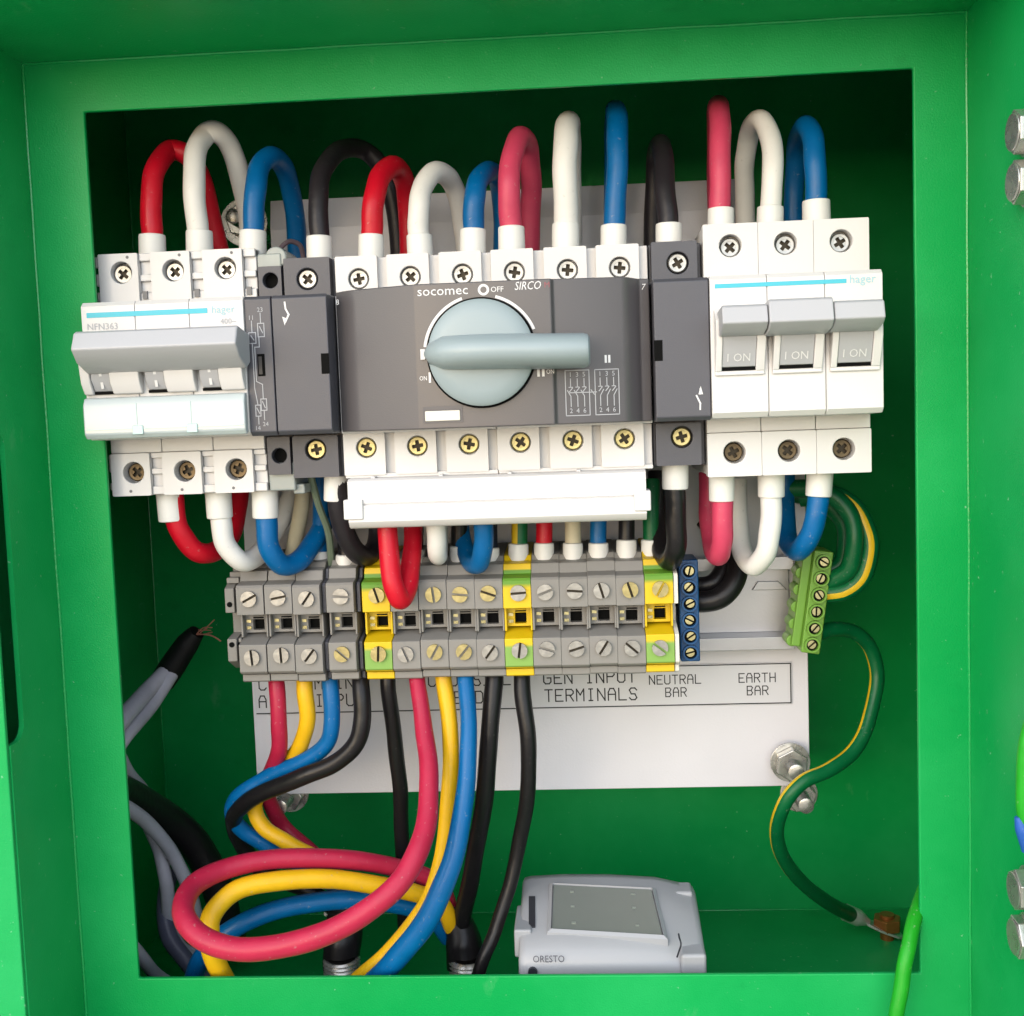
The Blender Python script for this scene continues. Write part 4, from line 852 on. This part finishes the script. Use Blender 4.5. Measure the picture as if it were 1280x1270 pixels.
# --- bright green bonding wire out of the lower right corner, and the one on the hinge side
wire('bright green wire coming out over the lower right corner of the opening', W_LIME, [(1172, 1085, 20), (1156, 1112, 12), (1143, 1150, 0), (1134, 1190, -7), (1127, 1230, -9), (1121, 1268, -10), (1116, 1300, -10)], 2.4)
hw = thing('hinge_wire', 'bright green wire with a blue end at the right edge of the cabinet', 'wire', tuple(at(1279, 980, -56)))
part('insulation', MB().tube(crom([at(1294, 890, -56), at(1283, 930, -56), at(1280, 970, -56), at(1280, 1010, -56), at(1284, 1028, -56)], 8), 2.1, 14), W_LIME, hw)
part('blue_end', MB().tube(crom([at(1272, 1021, -56), at(1278, 1036, -56), at(1287, 1062, -56)], 6), interp([0.9, 2.0, 2.2], 13), 14), wm('blue lug sleeve', (40, 90, 170)), hw)
wire('black sheathed cable rising from the gland under the crimson loop', W_BLACK, [(427, 1210, 44), (428, 1180, 46), (432, 1150, 50), (438, 1122, 56)], 7.2, name='sheathed_cable')
wire('black sheathed cable rising from the gland left of the grey meter', W_BLACK, [(582, 1210, 48), (580, 1180, 50), (574, 1155, 52), (566, 1134, 54)], 7.0, name='sheathed_cable', rads=[7.2, 7.0, 5.8, 4.4])
# --- cable glands standing on the floor
def gland(label, px, py, Y):
    p = at(px, py, Y); t = thing('cable_gland', label, 'cable gland', (p.x, p.y, IFL)); h = p.z-IFL
    prof = [(7, IFL)]; z = IFL
    while z < p.z: prof += [(7.0, z+.4), (6.3, z+1.1)]; z += 1.5
    prof.append((5.6, p.z+.8)); part('threaded_neck', MB().lathe(prof, (p.x, p.y, 0), 'z', 24), STEEL, t)
    part('locknut', MB().prism([(p.x+u, p.y+v) for u, v in hexprof(11, 10)], IFL, IFL+5, 'z'), STEEL, t, .5)
    part('seal_cap', MB().lathe([(5.4, p.z+.5), (5.2, p.z+1.6)], (p.x, p.y, 0), 'z', 24), BLACK, t)
gland('threaded metal cable gland on the floor under the crimson loop', 427, 1200, 42)
gland('threaded metal cable gland on the floor left of the grey meter', 584, 1200, 46)
b = thing('cable_tie_head', 'small pale plastic scrap behind the blue coil', 'plastic piece', tuple(at(425, 1138, 60)))
p = at(425, 1138, 60); part('strip', MB().box(p.x-6, p.x+6, 58, 62, p.z-1.6, p.z+1.6), SLEEVE, b, .5)

# ================================================================== METER
def zt(y): return -138.6+(y-14)*0.205
mt = thing('energy_meter', 'light grey meter with a dark display lying on the cabinet floor', 'meter', (31, 35, IFL))
x0, x1, yf_, yb_ = -1.6, 62.6, 9.0, 55.0
def meter_sec(x, drop_, fo):
    return [(x, yf_+fo+.8, IFL+.2), (x, yf_+fo, IFL+8), (x, yf_+fo, zt(yf_)-7-drop_), (x, yf_+fo+1.0, zt(yf_)-3.2-drop_), (x, yf_+fo+3.4, zt(yf_)-1-drop_), (x, yf_+fo+7, zt(yf_+7)-drop_+.2), (x, (yf_+yb_)/2, zt((yf_+yb_)/2)-drop_+.6), (x, yb_-6-fo, zt(yb_-6)-drop_), (x, yb_-2-fo, zt(yb_-2)-1-drop_), (x, yb_-fo, zt(yb_)-4-drop_), (x, yb_-fo, IFL+.2)]
xs_ = [(x0, 1.6, 1.2), (x0+.8, .5, .3), (x0+3, .1, 0), (14, -.35, -.3), (31, -.1, -.2), (48, .9, .3), (x1-8.5, 2.1, .9), (x1-2.6, 3.4, 1.3), (x1-.8, 4.1, 1.7), (x1, 5.6, 2.6)]
vs = []; fs = []; K = 11
for a in xs_: vs += meter_sec(*a)
for i in range(len(xs_)-1):
    for k in range(K): fs.append((i*K+k, i*K+(k+1) % K, (i+1)*K+(k+1) % K, (i+1)*K+k))
fs.append(tuple(range(K))); fs.append(tuple((len(xs_)-1)*K+k for k in range(K-1, -1, -1)))
part('case', MB().add(vs, fs).mesh('case', METER, ORG[mt], 50), METER, mt)
def mdrop(x):
    for (xa, da, _), (xb, db, _) in zip(xs_, xs_[1:]):
        if xa <= x <= xb: return da+(db-da)*(x-xa)/(xb-xa)
    return 0
def mtop(px, py, lift=0.0):
    """where the photo ray meets the meter's sloping top"""
    Y = 30.0
    for _ in range(30):
        p = at(px, py, Y); dz = p.z-(zt(p.y)+.55-mdrop(p.x)+lift)
        Y += dz*2.0
        Y = max(5, min(60, Y))
    return at(px, py, Y)
scr = [mtop(690, 1162, .8), mtop(828, 1170, .8), mtop(814, 1112, .8), mtop(692, 1106, .8)]
cen = sum(scr, Vector())/4
lo = [v-Vector((0, 0, 1.2)) for v in scr]
b = MB().add([tuple(v) for v in scr+lo], [(0, 1, 2, 3), (7, 6, 5, 4)]+[(i, 4+i, 4+(i+1) % 4, (i+1) % 4) for i in range(4)]); ds = part('display', b, LCD, mt)
ou = [cen+(v-cen)*1.09+Vector((0, 0, -.3)) for v in scr]; inn = [cen+(v-cen)*1.02+Vector((0, 0, .55)) for v in scr]; lo = [v-Vector((0, 0, 2.4)) for v in ou]
b = MB().add([tuple(v) for v in ou+inn+lo], [(i, (i+1) % 4, 4+(i+1) % 4, 4+i) for i in range(4)]+[(8+i, 8+(i+1) % 4, (i+1) % 4, i) for i in range(4)]); b.add([tuple(v) for v in inn]+[tuple(v-Vector((0, 0, 1.6))) for v in inn], [(i, (i+1) % 4, 4+(i+1) % 4, 4+i) for i in range(4)]); part('display_bezel', b, METER, mt)
def mrect(px0, py0, px1, py1, name, m_, h=.3, lift=.3, parent=mt):
    q = [mtop(px0, py1, lift), mtop(px1, py1, lift), mtop(px1, py0, lift), mtop(px0, py0, lift)]; lo = [v-Vector((0, 0, h+1)) for v in q]
    b = MB().add([tuple(v) for v in q+lo], [(0, 1, 2, 3), (7, 6, 5, 4)]+[(i, 4+i, 4+(i+1) % 4, (i+1) % 4) for i in range(4)]); return part(name, b, m_, parent)
for px, py in ((715, 1114), (716, 1132), (717, 1153), (791, 1117), (793, 1134), (797, 1156)):
    mrect(px-2.5, py-1+(px % 3)*.4, px+2+(py % 2), py+.8, 'display_glyph', mat('faint display glyph', (128, 136, 128), 0.3), .1, .9, ds)
mrect(661, 1120, 669, 1158, 'side_slot', mat('dark slot', (40, 42, 50)), .2, .3)
a = at(649, 1140, 28); part('side_latch', MB().box(a.x-1.4, x0+4.5, 17, 38, zt(20)-9, zt(28)-.6), METER, mt, .8)
# two corner pads and the seam beside them
a = at(858, 1120, 44); part('corner_pad', MB().box(x1-8.2, x1-1.2, 42.5, 52.5, zt(48)-6, zt(48)-2.6), METER, mt, 1.2)
part('corner_pad', MB().box(x1-9.0, x1-.2, 8.6, 17.5, zt(12)-10, zt(12)-2.7), METER, mt, 1.2)
for q in ([at(846, 1196, 9.2), at(848, 1190, 9.0), at(851, 1180, 9.0), at(849, 1172, 10.5), at(848, 1167, 13)],):
    q = [v+Vector((0, -.9, .3)) for v in q]; part('case_seam', MB().tube(crom(q, 4), .3, 6), mat('dark slot', (40, 42, 50)), mt)
for k, (px, ch) in enumerate(((668, 'O'), (678, 'R'), (684, 'E'), (690, 'S'), (696, 'T'), (702, 'O'))): pass
p = at(666, 1203, yf_-.5); text('ORESTO', 3.5, p.x, p.z, yf_-.55, mat('grey legend', (84, 86, 96)), mt, xs=.82)
p = at(666, 1214, yf_); part('cover_screw', MB().lathe([(1.6, -1.2), (1.6, .5)], (p.x, yf_, p.z), 'y', 14), mat('dark slot', (40, 42, 50)), mt)
